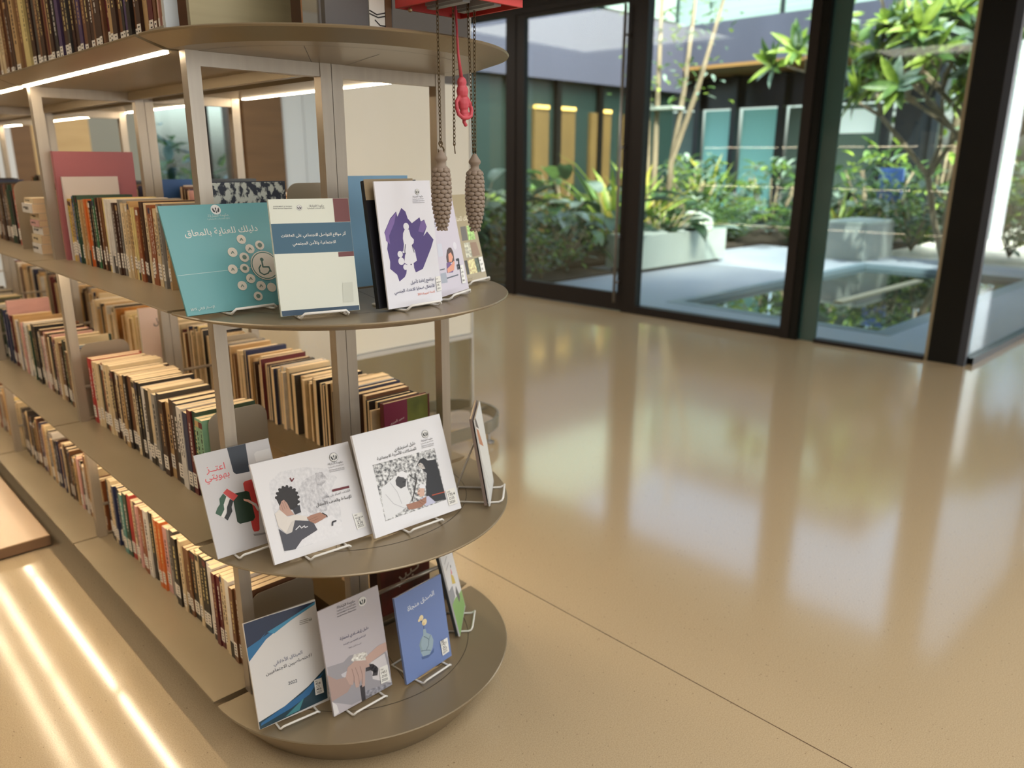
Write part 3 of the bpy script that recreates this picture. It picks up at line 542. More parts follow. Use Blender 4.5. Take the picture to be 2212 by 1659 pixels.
ART={
 'teal':(
  ('line',(205,220,215),0.7,((2,88),(112.4,89.6))),
  ('logo',1,(122.1,227.5),11.2),
  ('text','حكومة الشارقة',(180,200,195),(100.6,211.3),(148.3,212.3)),
  ('text','دائرة الخدمات الاجتماعية',(180,200,195),(97.6,205),(148.4,205.8)),
  ('text','دليلك للعناية بالمعاق',(225,225,218),(39.8,170.5),(206.4,174.2)),
  ('line',(190,200,190),0.7,((161.4,156.6),(175.2,133.5))),
  ('line',(190,200,190),0.7,((175.2,133.5),(185.9,117))),
  ('line',(190,200,190),0.7,((200.5,140.2),(200,121.4))),
  ('line',(190,200,190),0.6,((133.1,128.6),(171.9,107.2))),
  ('line',(190,200,190),0.7,((156.7,115.3),(176.7,104.1))),
  ('line',(190,200,190),0.7,((123.1,90.7),(171.5,90.8))),
  ('line',(190,200,190),0.7,((158,65.7),(173.8,74.2))),
  ('line',(190,200,190),0.7,((177.4,47),(187.4,67.4))),
  ('line',(190,200,190),0.6,((134.3,51.7),(158,65.7))),
  ('line',(190,200,190),0.7,((201.2,40.6),(202.7,65.8))),
  ('disc',(222,214,200),(161.4,156.6),10.7),
  ('disc',(222,214,200),(175.2,133.5),10.7),
  ('disc',(222,214,200),(200.5,140.2),10.7),
  ('disc',(222,214,200),(133.1,128.6),10.9),
  ('disc',(222,214,200),(156.7,115.3),10.9),
  ('disc',(222,214,200),(123.1,90.7),10.8),
  ('disc',(222,214,200),(150.5,90),10.6),
  ('disc',(222,214,200),(158,65.7),10.6),
  ('disc',(222,214,200),(134.3,51.7),10.6),
  ('disc',(222,214,200),(177.4,47),11),
  ('disc',(222,214,200),(201.2,40.6),10.7),
  ('disc',(222,214,200),(163.9,24.2),10.3),
  ('disc',(222,214,200),(200.2,92.3),34),
  ('disc',(70,120,110),(200.2,92.3),31.8),
  ('disc',(222,214,200),(200.2,92.3),29.6),
  ('disc',(70,105,95),(195.7,106.5),4.2),
  ('line',(70,105,95),3.5,((195,103.8),(193.7,89.3),(207.6,88.1),(210,76.2))),
  ('line',(70,105,95),2.8,((190.3,94.6),(183.6,87),(183.2,77.4),(191.3,71.1),(202.1,73.6),(209.6,81.8))),
  ('line',(95,125,115),1.9,((157.1,153.1),(161.4,158.8),(164,153.2))),
  ('line',(95,125,115),2,((170.8,130),(175.2,135.7),(177.8,130))),
  ('line',(95,125,115),1.8,((128.9,125.1),(133.1,130.7),(135.7,125.1))),
  ('line',(95,125,115),1.8,((119,87.3),(123.2,92.9),(125.7,87.2))),
  ('line',(95,125,115),1.9,((153.7,62.3),(158.1,67.9),(160.6,62.2))),
  ('line',(95,125,115),1.8,((130.1,48.4),(134.3,53.8),(136.8,48.2))),
  ('line',(95,125,115),2,((173,43.6),(177.4,49.2),(180,43.4))),
  ('disc',(95,125,115),(156.7,115.3),5),
  ('disc',(95,125,115),(150.5,90),4.9),
  ('disc',(95,125,115),(163.9,24.2),4.9),
  ('disc',(95,125,115),(200.5,140.2),5.1),
  ('text','الإصدار الثاني 2015',(205,220,215),(8.4,9.6),(60.7,11)),
 ),
 'blue':(
  ('poly',(112,58,58),((135.3,240.9),(168.8,240.7),(168.8,190.9),(134.7,191))),
  ('poly',(58,98,122),((0.3,191.4),(168.8,190.4),(168.8,127.5),(0.3,129.6))),
  ('poly',(112,58,58),((134.7,127.2),(168.8,127.5),(168.8,117.4),(134.4,117.2))),
  ('poly',(48,74,98),((1,11.7),(168.2,10.6),(168,0.3),(1.3,0.3))),
  ('text','أثر مواقع التواصل الاجتماعي على العلاقات',(235,235,228),(17.8,163.6),(155.6,163.1)),
  ('text','الاجتماعية والأمن المجتمعي',(235,235,228),(39.8,146.5),(131.8,146.8)),
  ('text','GOVERNMENT OF SHARJAH',(95,95,98),(8.8,225.5),(47.2,225.1)),
  ('text','Social Services Department',(95,95,98),(8.4,221.7),(47.2,221.2)),
  ('logo',0,(62.3,222.8),5.8),
  ('text','حكومة الشارقة',(95,95,98),(82.6,224.3),(115.1,224.3)),
  ('text','دائرة الخدمات الاجتماعية',(95,95,98),(78.4,220),(116.4,220.1)),
  ('poly',(208,212,200),((136.4,61.3),(159.1,61.6),(157.1,19.7),(133.5,19.5))),
 ),
 'purple':(
  ('poly',(86,72,132),((12.1,166.2),(32.5,195.2),(50.9,209.5),(53.1,198),(66.7,216.4),(77.1,208.4),(81.5,192.9),(91.8,182.1),(115.7,193.8),(118.5,184.6),(128.8,188),(134.2,172),(121.7,151.7),(133.7,161.5),(150.4,141.9),(140.6,123.9),(109.3,78.7),(87.6,72.8),(82.8,86.4),(64.9,80.2),(54.3,65.6),(38,57.4),(33.7,72.9),(16.3,87.4),(18.6,102.5),(14.7,130.7),(18.2,143.1))),
  ('poly',(128,105,168),((13.7,166.1),(32.1,192.7),(50.5,207),(42.3,184.6),(23.7,157.9),(24.2,140.2),(14.2,148.4))),
  ('poly',(120,98,160),((117.7,183.3),(128.6,186.7),(134.2,172),(121.2,159.6),(107.8,163))),
  ('disc',(230,231,240),(74.3,175.8),7.9),
  ('poly',(230,231,240),((63.6,161.8),(69.8,170.4),(81.3,168.5),(84.2,154.1),(92.2,145.8),(90.4,138.1),(84.8,134.6),(91.8,119.7),(94.2,98.5),(83.9,94.2),(83.4,62.7),(57.6,65.3),(65.1,93.2),(57.2,96.5),(62.9,116.8),(58.3,122.3),(62.3,137.5),(61.2,150.4))),
  ('disc',(230,231,240),(48.5,116.6),7.3),
  ('disc',(230,231,240),(49.5,101.1),8.4),
  ('disc',(230,231,240),(59.2,87.3),6.3),
  ('disc',(230,231,240),(58.2,121),2.5),
  ('disc',(60,55,95),(76.1,91.7),1.8),
  ('line',(60,55,95),1.7,((66.6,137.2),(62.3,122),(63.3,115.4))),
  ('line',(60,55,95),1.7,((84.8,134.6),(87.9,121.3),(89,117.3))),
  ('text','برنامج إعادة تأهيل',(60,62,105),(68.6,48.4),(137.3,51)),
  ('text','الأطفال ضحايا الاعتداء الجنسي',(60,62,105),(20.4,32.4),(137.8,35)),
  ('text','(نسخة تجريبية) 2021',(222,120,90),(85.2,20.9),(136.8,22.9)),
  ('logo',0,(117.1,250.1),6.1),
  ('text','حكومة الشارقة',(120,120,130),(101.7,237.7),(132.6,238.4)),
  ('text','دائرة الخدمات الاجتماعية',(120,120,130),(100.3,233.1),(133.7,233.9)),
  ('text','GOVERNMENT OF SHARJAH',(120,120,130),(99.7,229),(134.8,229.5)),
  ('text','Social Services Department',(120,120,130),(99.9,225.5),(135,225.6)),
  ('label',((142.5,57.3),(157.6,58.1),(157.6,24.8),(143.1,24.1)),'HV|6626.54|.S5|2021'),
 ),
 'lilac':(
  ('text','صغير مر',(130,110,140),(102.2,189),(179.6,191)),
  ('text','قصة حلو',(140,140,155),(96,169.9),(177.9,171.7)),
  ('disc',(222,220,230),(180.1,113.1),9.4),
  ('poly',(205,208,222),((90.5,124.9),(113.3,124.8),(109.3,94.7),(85,94.4))),
  ('poly',(165,172,186),((78.4,55.5),(106.8,54.8),(105.8,30.4),(75.7,31.7))),
  ('poly',(75,50,48),((123.5,90.3),(134.6,106.4),(146.2,111.6),(158.2,109.9),(164.8,98.1),(161.8,75.9),(136.6,73.8),(122.5,77.4))),
  ('poly',(228,158,130),((136.6,96.1),(151.3,99.5),(158.6,86.5),(147.1,76.1),(132,77.8))),
  ('poly',(112,78,140),((118.7,75.8),(135,77.4),(153.4,60.7),(142.6,50.3),(112.1,52.7))),
  ('poly',(228,158,130),((116.1,62.3),(144.8,70.5),(157.5,77.8),(161.8,72.9),(151.1,55.1),(114.9,52.1))),
  ('line',(90,95,110),3,((106.9,40.4),(167.9,41.2))),
  ('line',(90,95,110),2.3,((80,63.8),(104.3,63.7))),
  ('line',(40,42,52),6.2,((171.7,77.7),(185,78.3),(181.3,64.8),(169.4,63.2))),
  ('line',(40,42,52),6.3,((183.8,66),(182.7,57.2),(169.2,56.5))),
  ('label',((183.6,62.4),(202.3,62.6),(197.6,16.9),(177.6,17.3)),'HV|6570|.S3|2020'),
 ),
 'khaki':(
  ('text','دليلك للعناية',(235,228,205),(70.4,164.4),(155.1,163.9)),
  ('poly',(108,104,98),((94.7,148),(121.8,148.3),(119.5,109.9),(89.5,110.2))),
  ('leaf',(128,160,95),((127.5,148.9),(157.9,148.2),(158.1,109),(121.3,109.8))),
  ('leaf',(150,150,135),((94.8,104),(124.4,104),(123.2,63.3),(91.8,64.2))),
  ('poly',(150,122,98),((127,102.8),(157.7,101.8),(165,64.3),(125.2,63.7))),
  ('poly',(60,58,52),((78.4,57.6),(92.1,57.4),(90.5,19.3),(78.3,19.1))),
  ('leaf',(190,165,120),((93.3,56),(129.1,58.1),(131.8,19.2),(92.7,18.7))),
  ('leaf',(70,80,66),((129.7,58),(149.9,58.6),(151.2,20.2),(133.6,19))),
  ('text','الطبعة الأولى',(215,205,175),(80.2,6),(107.6,5.8)),
  ('label',((150.2,59.2),(172,59.6),(170.8,17.9),(149.6,17.7)),'HV|1559|.D3'),
 ),
 'flag':(
  ('poly',(44,52,64),((78.7,245.1),(124.2,245.1),(118.8,178),(115.7,177.4),(85.8,179.4),(80.2,186))),
  ('poly',(224,222,222),((138.8,215.7),(144.6,220.1),(179.9,220.4),(179.1,196.3),(139.3,196))),
  ('text','اعتــز',(222,92,98),(19.4,200.2),(64.2,198.7)),
  ('text','بهويتي',(222,92,98),(12.5,182.5),(70.1,179.3)),
  ('poly',(198,64,60),((96.3,153.7),(100.7,157.7),(118.4,158.4),(120.9,138.3),(122.6,108.9),(109.6,37.4),(105.9,34.3),(96,35.9),(93.2,42.5))),
  ('poly',(28,52,32),((64.8,130.9),(70.4,136.5),(99.6,134.9),(105.9,130.9),(106,68.8),(99.4,62.2),(67.2,63.7),(62,70.6))),
  ('poly',(205,70,66),((56.6,152.2),(78.1,129.5),(64.5,120.2),(45.6,144.8))),
  ('poly',(48,88,64),((45.2,143.5),(51,134.8),(40.6,118),(40.2,106.8),(28.6,93.4),(17.8,103.6),(24.7,114.2),(32.6,121.7),(34.1,133.9))),
  ('poly',(232,230,228),((51,134.8),(57.7,127.3),(47.8,113.1),(44.3,102.8),(35,87.3),(28.6,93.4),(39.7,107),(40.6,118))),
  ('poly',(28,30,30),((57.7,127.3),(64.5,120.2),(57.2,107.5),(56.8,97.7),(41.3,79.7),(34.9,88.1),(43.5,97.4),(46.4,109.3))),
  ('poly',(226,168,148),((88.4,118.5),(100.2,113.5),(113.2,100.5),(110.4,95),(97,108.6),(88.7,113.9))),
  ('poly',(205,200,198),((98.6,112.8),(115.8,99.2),(120.1,80.6),(114.6,82.2),(110.4,95))),
  ('poly',(150,148,150),((92,31.4),(121.7,26.4),(122.1,22),(93.5,25.7))),
 ),
 'boy':(
  ('sketch',(205,206,212),((33.3,185.6),(63.5,203.4),(121.3,200.8),(177.5,184.2),(197.7,155.6),(175.5,131.8),(186.5,82),(175.6,20.9),(120.3,20.1),(27.1,20.4),(24.8,76.4),(26.5,148.2))),
  ('sketch',(165,166,174),((88.2,143.1),(113.3,171),(145.1,177.5),(154.7,145.9),(169.4,110),(150.5,86),(114.6,87.4),(96.1,106.8))),
  ('sketch',(130,130,140),((145.8,180.2),(163.7,178.7),(173.6,158.7),(154.7,145.9),(141.3,152.3))),
  ('sketch',(225,225,230),((115.1,67.2),(158.9,72.1),(180.3,48.6),(175.6,20.9),(120.3,20.1),(56.2,22.5),(80.6,48.8))),
  ('poly',(36,32,34),((39.7,144.7),(47,156.7),(54.8,164.6),(65.4,166.9),(78.4,161.3),(88.9,151.4),(90.9,136.7),(87.5,120.5),(74.6,108.4),(60.2,113.8),(43.5,126.8))),
  ('disc',(36,32,34),(40.9,147.1),3.5),
  ('disc',(36,32,34),(45.4,155.8),3.5),
  ('disc',(36,32,34),(53,163.1),3.6),
  ('disc',(36,32,34),(61.9,166.4),3.5),
  ('disc',(36,32,34),(71.4,165.7),3.6),
  ('disc',(36,32,34),(79.7,160.7),3.6),
  ('disc',(36,32,34),(86.8,154.3),3.6),
  ('disc',(36,32,34),(90.3,145.4),3.6),
  ('disc',(36,32,34),(91.3,135.1),3.5),
  ('disc',(36,32,34),(89.1,124.3),3.5),
  ('disc',(36,32,34),(83.5,114.5),3.6),
  ('disc',(36,32,34),(75,109.7),3.5),
  ('poly',(188,150,135),((42.3,124.3),(50.3,136.2),(56.4,137.9),(61.8,128.9),(65.5,112.3),(71.8,97.9),(59.1,98.7),(46.7,100.7),(40.8,110.8))),
  ('line',(140,104,92),0.8,((51.4,133.1),(53.5,115.7))),
  ('line',(140,104,92),0.8,((56.3,134),(58.9,115.6))),
  ('line',(140,104,92),0.8,((47.4,128.6),(48.3,114.3))),
  ('poly',(222,216,210),((27.7,111.6),(40.2,119.3),(55.7,96.8),(74.6,97.1),(102.1,85.2),(96.6,75.4),(70.1,85.7),(56.1,60.3),(43,59.4),(28.8,80.8))),
  ('poly',(72,72,82),((27.7,76.9),(42.8,58.6),(56.1,60.3),(68.4,84.8),(110.3,71.4),(116.6,48.2),(74.4,36.6),(54.2,20.4),(28.1,24.2),(28,61.6))),
  ('poly',(48,48,56),((70.9,110.9),(90,117),(88.7,98.9),(73.2,97.5))),
  ('line',(225,225,230),2,((65.5,63.1),(77.4,69.5),(80.1,63.1),(88.3,66.4),(88.6,62.1),(96.1,62.7))),
  ('poly',(170,125,105),((98.7,83.3),(111.3,86),(133.9,86.3),(148.2,72.2),(133.3,67.8),(114.3,64),(103.3,72.9))),
  ('line',(128,88,72),0.8,((102.8,76.4),(124.3,78.9))),
  ('line',(128,88,72),0.9,((104.9,71.3),(125.8,73.3))),
  ('poly',(205,200,196),((40.5,60.7),(56.1,60.3),(70.1,85.7),(60.6,82.8),(48.5,69.5))),
  ('line',(40,40,45),2.4,((137.7,83.8),(147.4,74.8),(147.6,70.1))),
  ('line',(110,30,40),2.9,((83.4,183.7),(85.6,175.1),(92.3,180.6))),
  ('poly',(105,30,42),((176.8,130.9),(222,129.5),(221.4,124),(176.2,125.4))),
  ('text','الكشف المبكر عن حالات',(130,130,138),(148.1,116.2),(221.2,115.4)),
  ('text','الإساءة والعنف للأطفال',(50,50,58),(127.5,101.6),(220.6,99.8)),
  ('logo',0,(202.3,206.1),11.1),
  ('text','حكومة الشارقة',(100,100,108),(182.4,190.4),(222,188.3)),
  ('text','دائرة الخدمات الاجتماعية',(100,100,108),(181,183.3),(222.5,182.2)),
  ('text','Government of Sharjah',(100,100,108),(182.3,176.5),(222,174.5)),
  ('text','Social Services Department',(100,100,108),(182.1,172.5),(221.6,171)),
  ('line',(50,50,60),3.6,((154.5,47.3),(157.5,55.7),(167.5,56.3))),
  ('label',((212.3,59.5),(237.1,58.5),(239.3,21.4),(214,20.7)),'HV|6626.54|.U5|.K38|2025'),
 ),
 'family':(
  ('trees',(90,92,96),((37.1,174.6),(225.5,172.9),(224.2,34.2),(36.2,32.2))),
  ('poly',(46,48,54),((161.5,143.2),(171.9,154.6),(185.6,157.4),(195.7,147.1),(221.1,143.9),(224.5,35.1),(164.6,42.6),(171.8,81.6),(183.9,115.7))),
  ('poly',(200,195,192),((164.1,145),(173.3,146.4),(178.7,142),(183.1,128.4),(174,129.2),(165.4,137.6))),
  ('poly',(228,230,234),((45,113),(74.7,124.5),(92.7,133.3),(120.9,113.7),(117.9,96.2),(124.1,67),(111.5,53.8),(87.3,42.6),(58.1,37.6),(38.3,33.9),(39.4,75.9))),
  ('poly',(70,70,74),((89.7,122),(99.1,131),(121,116.8),(114.3,100.2),(99.6,98.1),(88.7,109.6))),
  ('line',(64,62,62),3.2,((149.1,124.8),(149.4,106.2),(134.7,79.4),(121.8,58.5))),
  ('line',(64,62,62),2.1,((147.7,106.6),(131.5,126.3))),
  ('line',(190,192,198),1.3,((73.6,120.3),(86.9,92.5),(92.2,60.8))),
  ('line',(190,192,198),1.3,((53.3,95.8),(69.6,67.2),(99,46.7))),
  ('line',(40,40,44),2,((108.2,112.6),(116.6,111.2))),
  ('poly',(235,236,240),((90.4,124.8),(98.5,137.9),(115.5,139.6),(128.5,128.6),(124.3,118.3),(98.9,130.2))),
  ('poly',(215,178,160),((146,80.9),(153.3,85.1),(166.6,79.9),(161.7,62.7),(149.9,62.2),(142.6,72.6))),
  ('poly',(235,236,242),((151.5,90.2),(159.7,94.8),(171.2,88.6),(170.1,79.6),(154.1,83.9))),
  ('poly',(198,200,225),((148.9,58.5),(172.9,58.9),(190.8,36.5),(158.8,35))),
  ('poly',(165,120,100),((103.1,55.3),(138.6,54.3),(166.6,58.8),(162.4,43.9),(142.8,36.5),(107.9,40.5))),
  ('line',(125,84,66),1.1,((140.1,53.3),(151.7,42.3))),
  ('line',(125,84,66),1.1,((147.8,54.8),(159.1,45.4))),
  ('line',(60,40,36),1.4,((146.2,77.8),(151.3,77.9))),
  ('line',(150,60,50),1.4,((143.7,71.4),(148.1,68.9))),
  ('line',(60,50,46),1.4,((167.2,143),(170.7,142.1))),
  ('line',(60,50,46),1.4,((175.2,137.3),(179.2,135.6))),
  ('line',(180,85,60),2.5,((183.5,57.2),(224.5,55.3))),
  ('text','دليل استرشادي',(52,54,62),(105.5,193.2),(170,196.3)),
  ('text','للمشكلات الأسرية الاجتماعية',(52,54,62),(52.7,182.6),(169.3,182.2)),
  ('logo',0,(206.2,215.1),10.3),
  ('text','حكومة الشارقة',(100,100,108),(188.5,198.2),(225,197.9)),
  ('text','دائرة الخدمات الاجتماعية',(100,100,108),(185.9,191.6),(225.6,192.1)),
  ('text','Government of Sharjah',(100,100,108),(186.4,185.6),(225,184.7)),
  ('text','Social Services Department',(100,100,108),(186,181.3),(224.6,180.6)),
  ('label',((227.3,58.3),(256.4,58.7),(255.9,16.4),(227,17)),'HQ|770.4|.D35|2020'),
 ),
 'charter':(
  ('poly',(38,50,78),((0.9,271.8),(59.9,271.8),(182.9,267.4),(178,264.4),(133.8,248.9),(92.6,236.1),(49,221.7),(0.6,187.6),(0.3,210.8))),
  ('poly',(52,118,168),((0.3,210.6),(34.4,221.2),(50.8,233.2),(40.5,223.4),(102.8,244.6),(181.5,266.4),(146.4,250.6),(92.3,234.6),(48.2,216),(0.3,176),(0.3,192.3))),
  ('poly',(72,150,190),((53.5,232.2),(102.8,244.6),(181.5,266.4),(180.5,259.8),(114.3,240.5),(69.8,223.1))),
  ('poly',(30,62,76),((182.9,88),(133.2,58.3),(67.9,32.7),(0.3,19.4),(0.7,0.3),(178,6.8))),
  ('poly',(48,108,160),((177.3,78.3),(115.9,46.6),(21.3,19.7),(6,15.1),(3.6,8.5),(81.3,20.6),(133,36.2))),
  ('poly',(72,140,150),((117.5,32.6),(102.2,6.7),(63.7,4.8))),
  ('text','الميثاق الأخلاقي',(96,102,130),(56.4,144.2),(131,147.4)),
  ('text','للاختصاصيين الاجتماعيين',(38,40,48),(34.7,127),(153.5,131.6)),
  ('text','2022',(70,78,92),(84.4,81.8),(107.1,80.5)),
  ('line',(120,118,110),1.2,((135.8,231.2),(158.8,230))),
  ('line',(120,118,110),1.3,((135.1,226.8),(158.2,225.6))),
  ('line',(120,118,110),1.2,((134.5,222.3),(157.5,221.1))),
  ('logo',0,(163.2,226),4.5),
  ('label',((148.8,68.3),(169.3,67.5),(170.3,26.8),(147.6,28.1)),'HV|40.8|.C5|.M58|2022'),
 ),
 'hands':(
  ('poly',(160,158,166),((2.3,132.9),(48.3,125.4),(67.1,134.3),(94.2,128.2),(120.2,113),(170.6,106.4),(177,76.9),(177.9,0.3),(52.3,6),(0.3,39.4))),
  ('poly',(205,204,212),((36.7,97.5),(54.1,98.7),(57,74.8),(38.8,90.1))),
  ('leaf',(170,165,160),((69.9,120.1),(80.6,131.3),(114.8,123.6),(119.7,110),(111,101),(77,110.4))),
  ('poly',(215,212,216),((123.4,88.7),(168.6,94.1),(176.6,6.6),(122.9,42.8))),
  ('leaf',(110,110,118),((97.7,22.3),(177.9,8),(177.9,0.3),(94.1,1))),
  ('poly',(62,60,66),((83.2,42.6),(97.7,43.6),(93.7,0.3),(82.4,0.3))),
  ('line',(62,60,66),15.8,((107.4,79.8),(125,76.4),(135.5,63.2),(130.6,49))),
  ('poly',(176,152,146),((0.4,112.4),(21.8,90.3),(51.6,83.9),(63,59),(46.6,44.5),(0.3,41.7))),
  ('poly',(192,164,156),((47.5,84.3),(57.2,106.9),(79.4,114.1),(112.8,100.8),(120.2,80.3),(106,82.1),(97.3,37.2),(89.3,36.3),(90.1,62),(79.5,41.8),(71.1,44.6),(69.9,68.6),(64.1,55.2),(54.7,61.4))),
  ('poly',(200,170,160),((110.6,109.3),(151.1,122.6),(177.9,122.4),(177.7,99.2),(131.1,91),(115.9,87.3))),
  ('line',(150,125,120),1.4,((78.2,96.9),(84,68.2),(82.6,49.4))),
  ('line',(150,125,120),1.5,((91.9,93.7),(94.9,69.5),(91.5,45))),
  ('line',(150,125,120),1.4,((68,98.5),(70.9,74.5),(68.4,59.6))),
  ('poly',(225,222,224),((0.3,41.6),(11.7,26.8),(14.6,4.4),(0.3,1.6))),
  ('text','دليل إرشــادي لحماية',(78,80,110),(48.1,184.2),(132.2,179.8)),
  ('text','كبار السن المعرضين للإساءة',(95,95,120),(55.5,167.6),(121.7,164.4)),
  ('text','النسخة الأولى 2020',(140,138,150),(68.5,152.8),(105,150.1)),
  ('logo',1,(126.6,256.9),12.2),
  ('text','حكومة الشارقة',(95,92,98),(52.7,266.9),(105.9,264)),
  ('text','دائرة الخدمات الاجتماعية',(95,92,98),(51.4,259.6),(106.1,256.9)),
  ('text','GOVERNMENT OF SHARJAH',(95,92,98),(50.8,252.1),(106.3,249.6)),
  ('text','Social Services Department',(95,92,98),(50.3,245.1),(105.9,243)),
  ('label',((145.7,64.3),(171.5,62.1),(172.6,16.7),(144.1,19.2)),'HV|1451|.D35|2020'),
 ),
 'vase':(
  ('text','الصدق منجاة',(232,238,245),(38.5,192.2),(136.1,197.9)),
  ('poly',(84,106,152),((60.9,50),(90.7,42.9),(108.4,53.6),(105.6,41.7),(83.3,36.7),(62.5,41.8))),
  ('poly',(154,176,190),((80.6,121.4),(88.9,119.4),(89.9,107.7),(106,93),(110.8,75.8),(104.6,57.2),(90.8,43.4),(66.8,48.5),(61.6,62.5),(59.7,85.5),(66.3,96.9),(77.8,105.6))),
  ('poly',(140,162,172),((59.7,85.5),(66.3,96.9),(73.6,103.2),(65.3,82.7),(69.5,63.5),(61.6,62.5))),
  ('line',(78,100,118),1.6,((78.9,101.9),(87.4,94.1),(95.2,85.4),(90.9,70.2),(81.3,60.1),(63.8,66.3))),
  ('line',(78,100,118),1.3,((95.2,85.4),(103.1,94))),
  ('line',(78,100,118),1.3,((81.3,60.1),(95.6,52.9))),
  ('line',(60,80,90),1.5,((83.2,121.9),(84.5,132.3),(77.1,148))),
  ('disc',(238,222,180),(79.4,155.4),7.6),
  ('disc',(238,222,180),(70.9,152.1),4),
  ('disc',(238,222,180),(87.9,139.3),8.9),
  ('disc',(225,200,150),(84.2,136.1),4),
  ('disc',(228,205,160),(77.9,152),3.1),
  ('label',((132.2,61.2),(159.7,60.4),(159.7,18),(134,17.2)),'BJ|1421|.A2|.S23|2019'),
 ),
 'edge0':(
  ('poly',(140,182,110),((0.3,106.1),(55.3,93.7),(123.9,68.8),(161.1,58.7),(159.5,3.7),(0.9,0.3))),
  ('poly',(150,155,165),((0.7,149.5),(58,134.5),(60.4,96.2),(0.3,103))),
  ('poly',(215,190,90),((73.4,164.8),(99.6,144),(107.6,113.4),(63.1,137.1))),
  ('disc',(60,55,55),(94.8,178),4.7),
  ('poly',(222,140,150),((86.4,177.1),(96.9,154.1),(76,160.5))),
  ('poly',(105,108,112),((99.6,109.6),(118.6,60.4),(94.4,55),(76,98.1))),
  ('line',(120,120,130),1.8,((25.7,222.5),(76.1,222))),
  ('line',(120,120,130),1.8,((28.1,202),(83.8,198.2))),
 ),
 'edge1':(
  ('leaf',(70,66,64),((0.3,244.7),(18.6,244.7),(48.8,203.8),(0.3,226.7))),
  ('poly',(190,130,100),((0.3,220.6),(33,206.1),(81.2,141.2),(7,175.9))),
  ('line',(120,125,135),1.2,((0.3,244.7),(0.3,244.7))),
  ('line',(140,140,145),1.2,((0.3,98.3),(47.9,30.5))),
  ('line',(140,140,145),1.2,((0.3,123.7),(58,53.9))),
 ),
}

DISP = {   # name: (label, cover colour, thickness, spine colour)
 'teal':('teal square guide with white icon circles, on upper rounded shelf',(102,165,170),.006),
 'blue':('white book with blue band and maroon corner, upper rounded shelf',(222,226,214),.013),
 'purple':('white book with purple brush-stroke and girl silhouette',(230,231,240),.004),
 'black':('black book with cream top strip, behind the purple brush-stroke book',(20,18,24),.012),
 'lilac':('pale lilac book with cartoon girl, beside the purple brush-stroke book',(206,200,214),.005),
 'khaki':('khaki book with photo squares, at right edge of upper rounded shelf',(166,152,118),.006),
 'flag':('grey white book with waving flag drawing, middle rounded shelf',(206,204,206),.006),
 'boy':('white square book with sketch of boy covering his face',(229,229,233),.010),
 'family':('white square book with black-and-white family photograph',(233,234,239),.010),
 'edge1':('white booklet seen edge-on, at right of middle rounded shelf',(226,228,228),.004),
 'charter':('white and navy book with blue curves dated 2022',(226,225,225),.008),
 'hands':('grey lilac book with photograph of hands on a cane',(192,187,194),.006),
 'vase':('cornflower blue book with cracked vase drawing',(116,138,190),.008),
 'edge0':('white and green booklet seen edge-on, right of blue vase book',(226,228,232),.005)}
EXTRA = {'black':[('poly',(150,132,104),[(0,235),(136,235),(136,279),(0,279)])]}
POSE['black'] = (2, -.0215, -.3055, -1.5182, .1330, .1450, .2760)
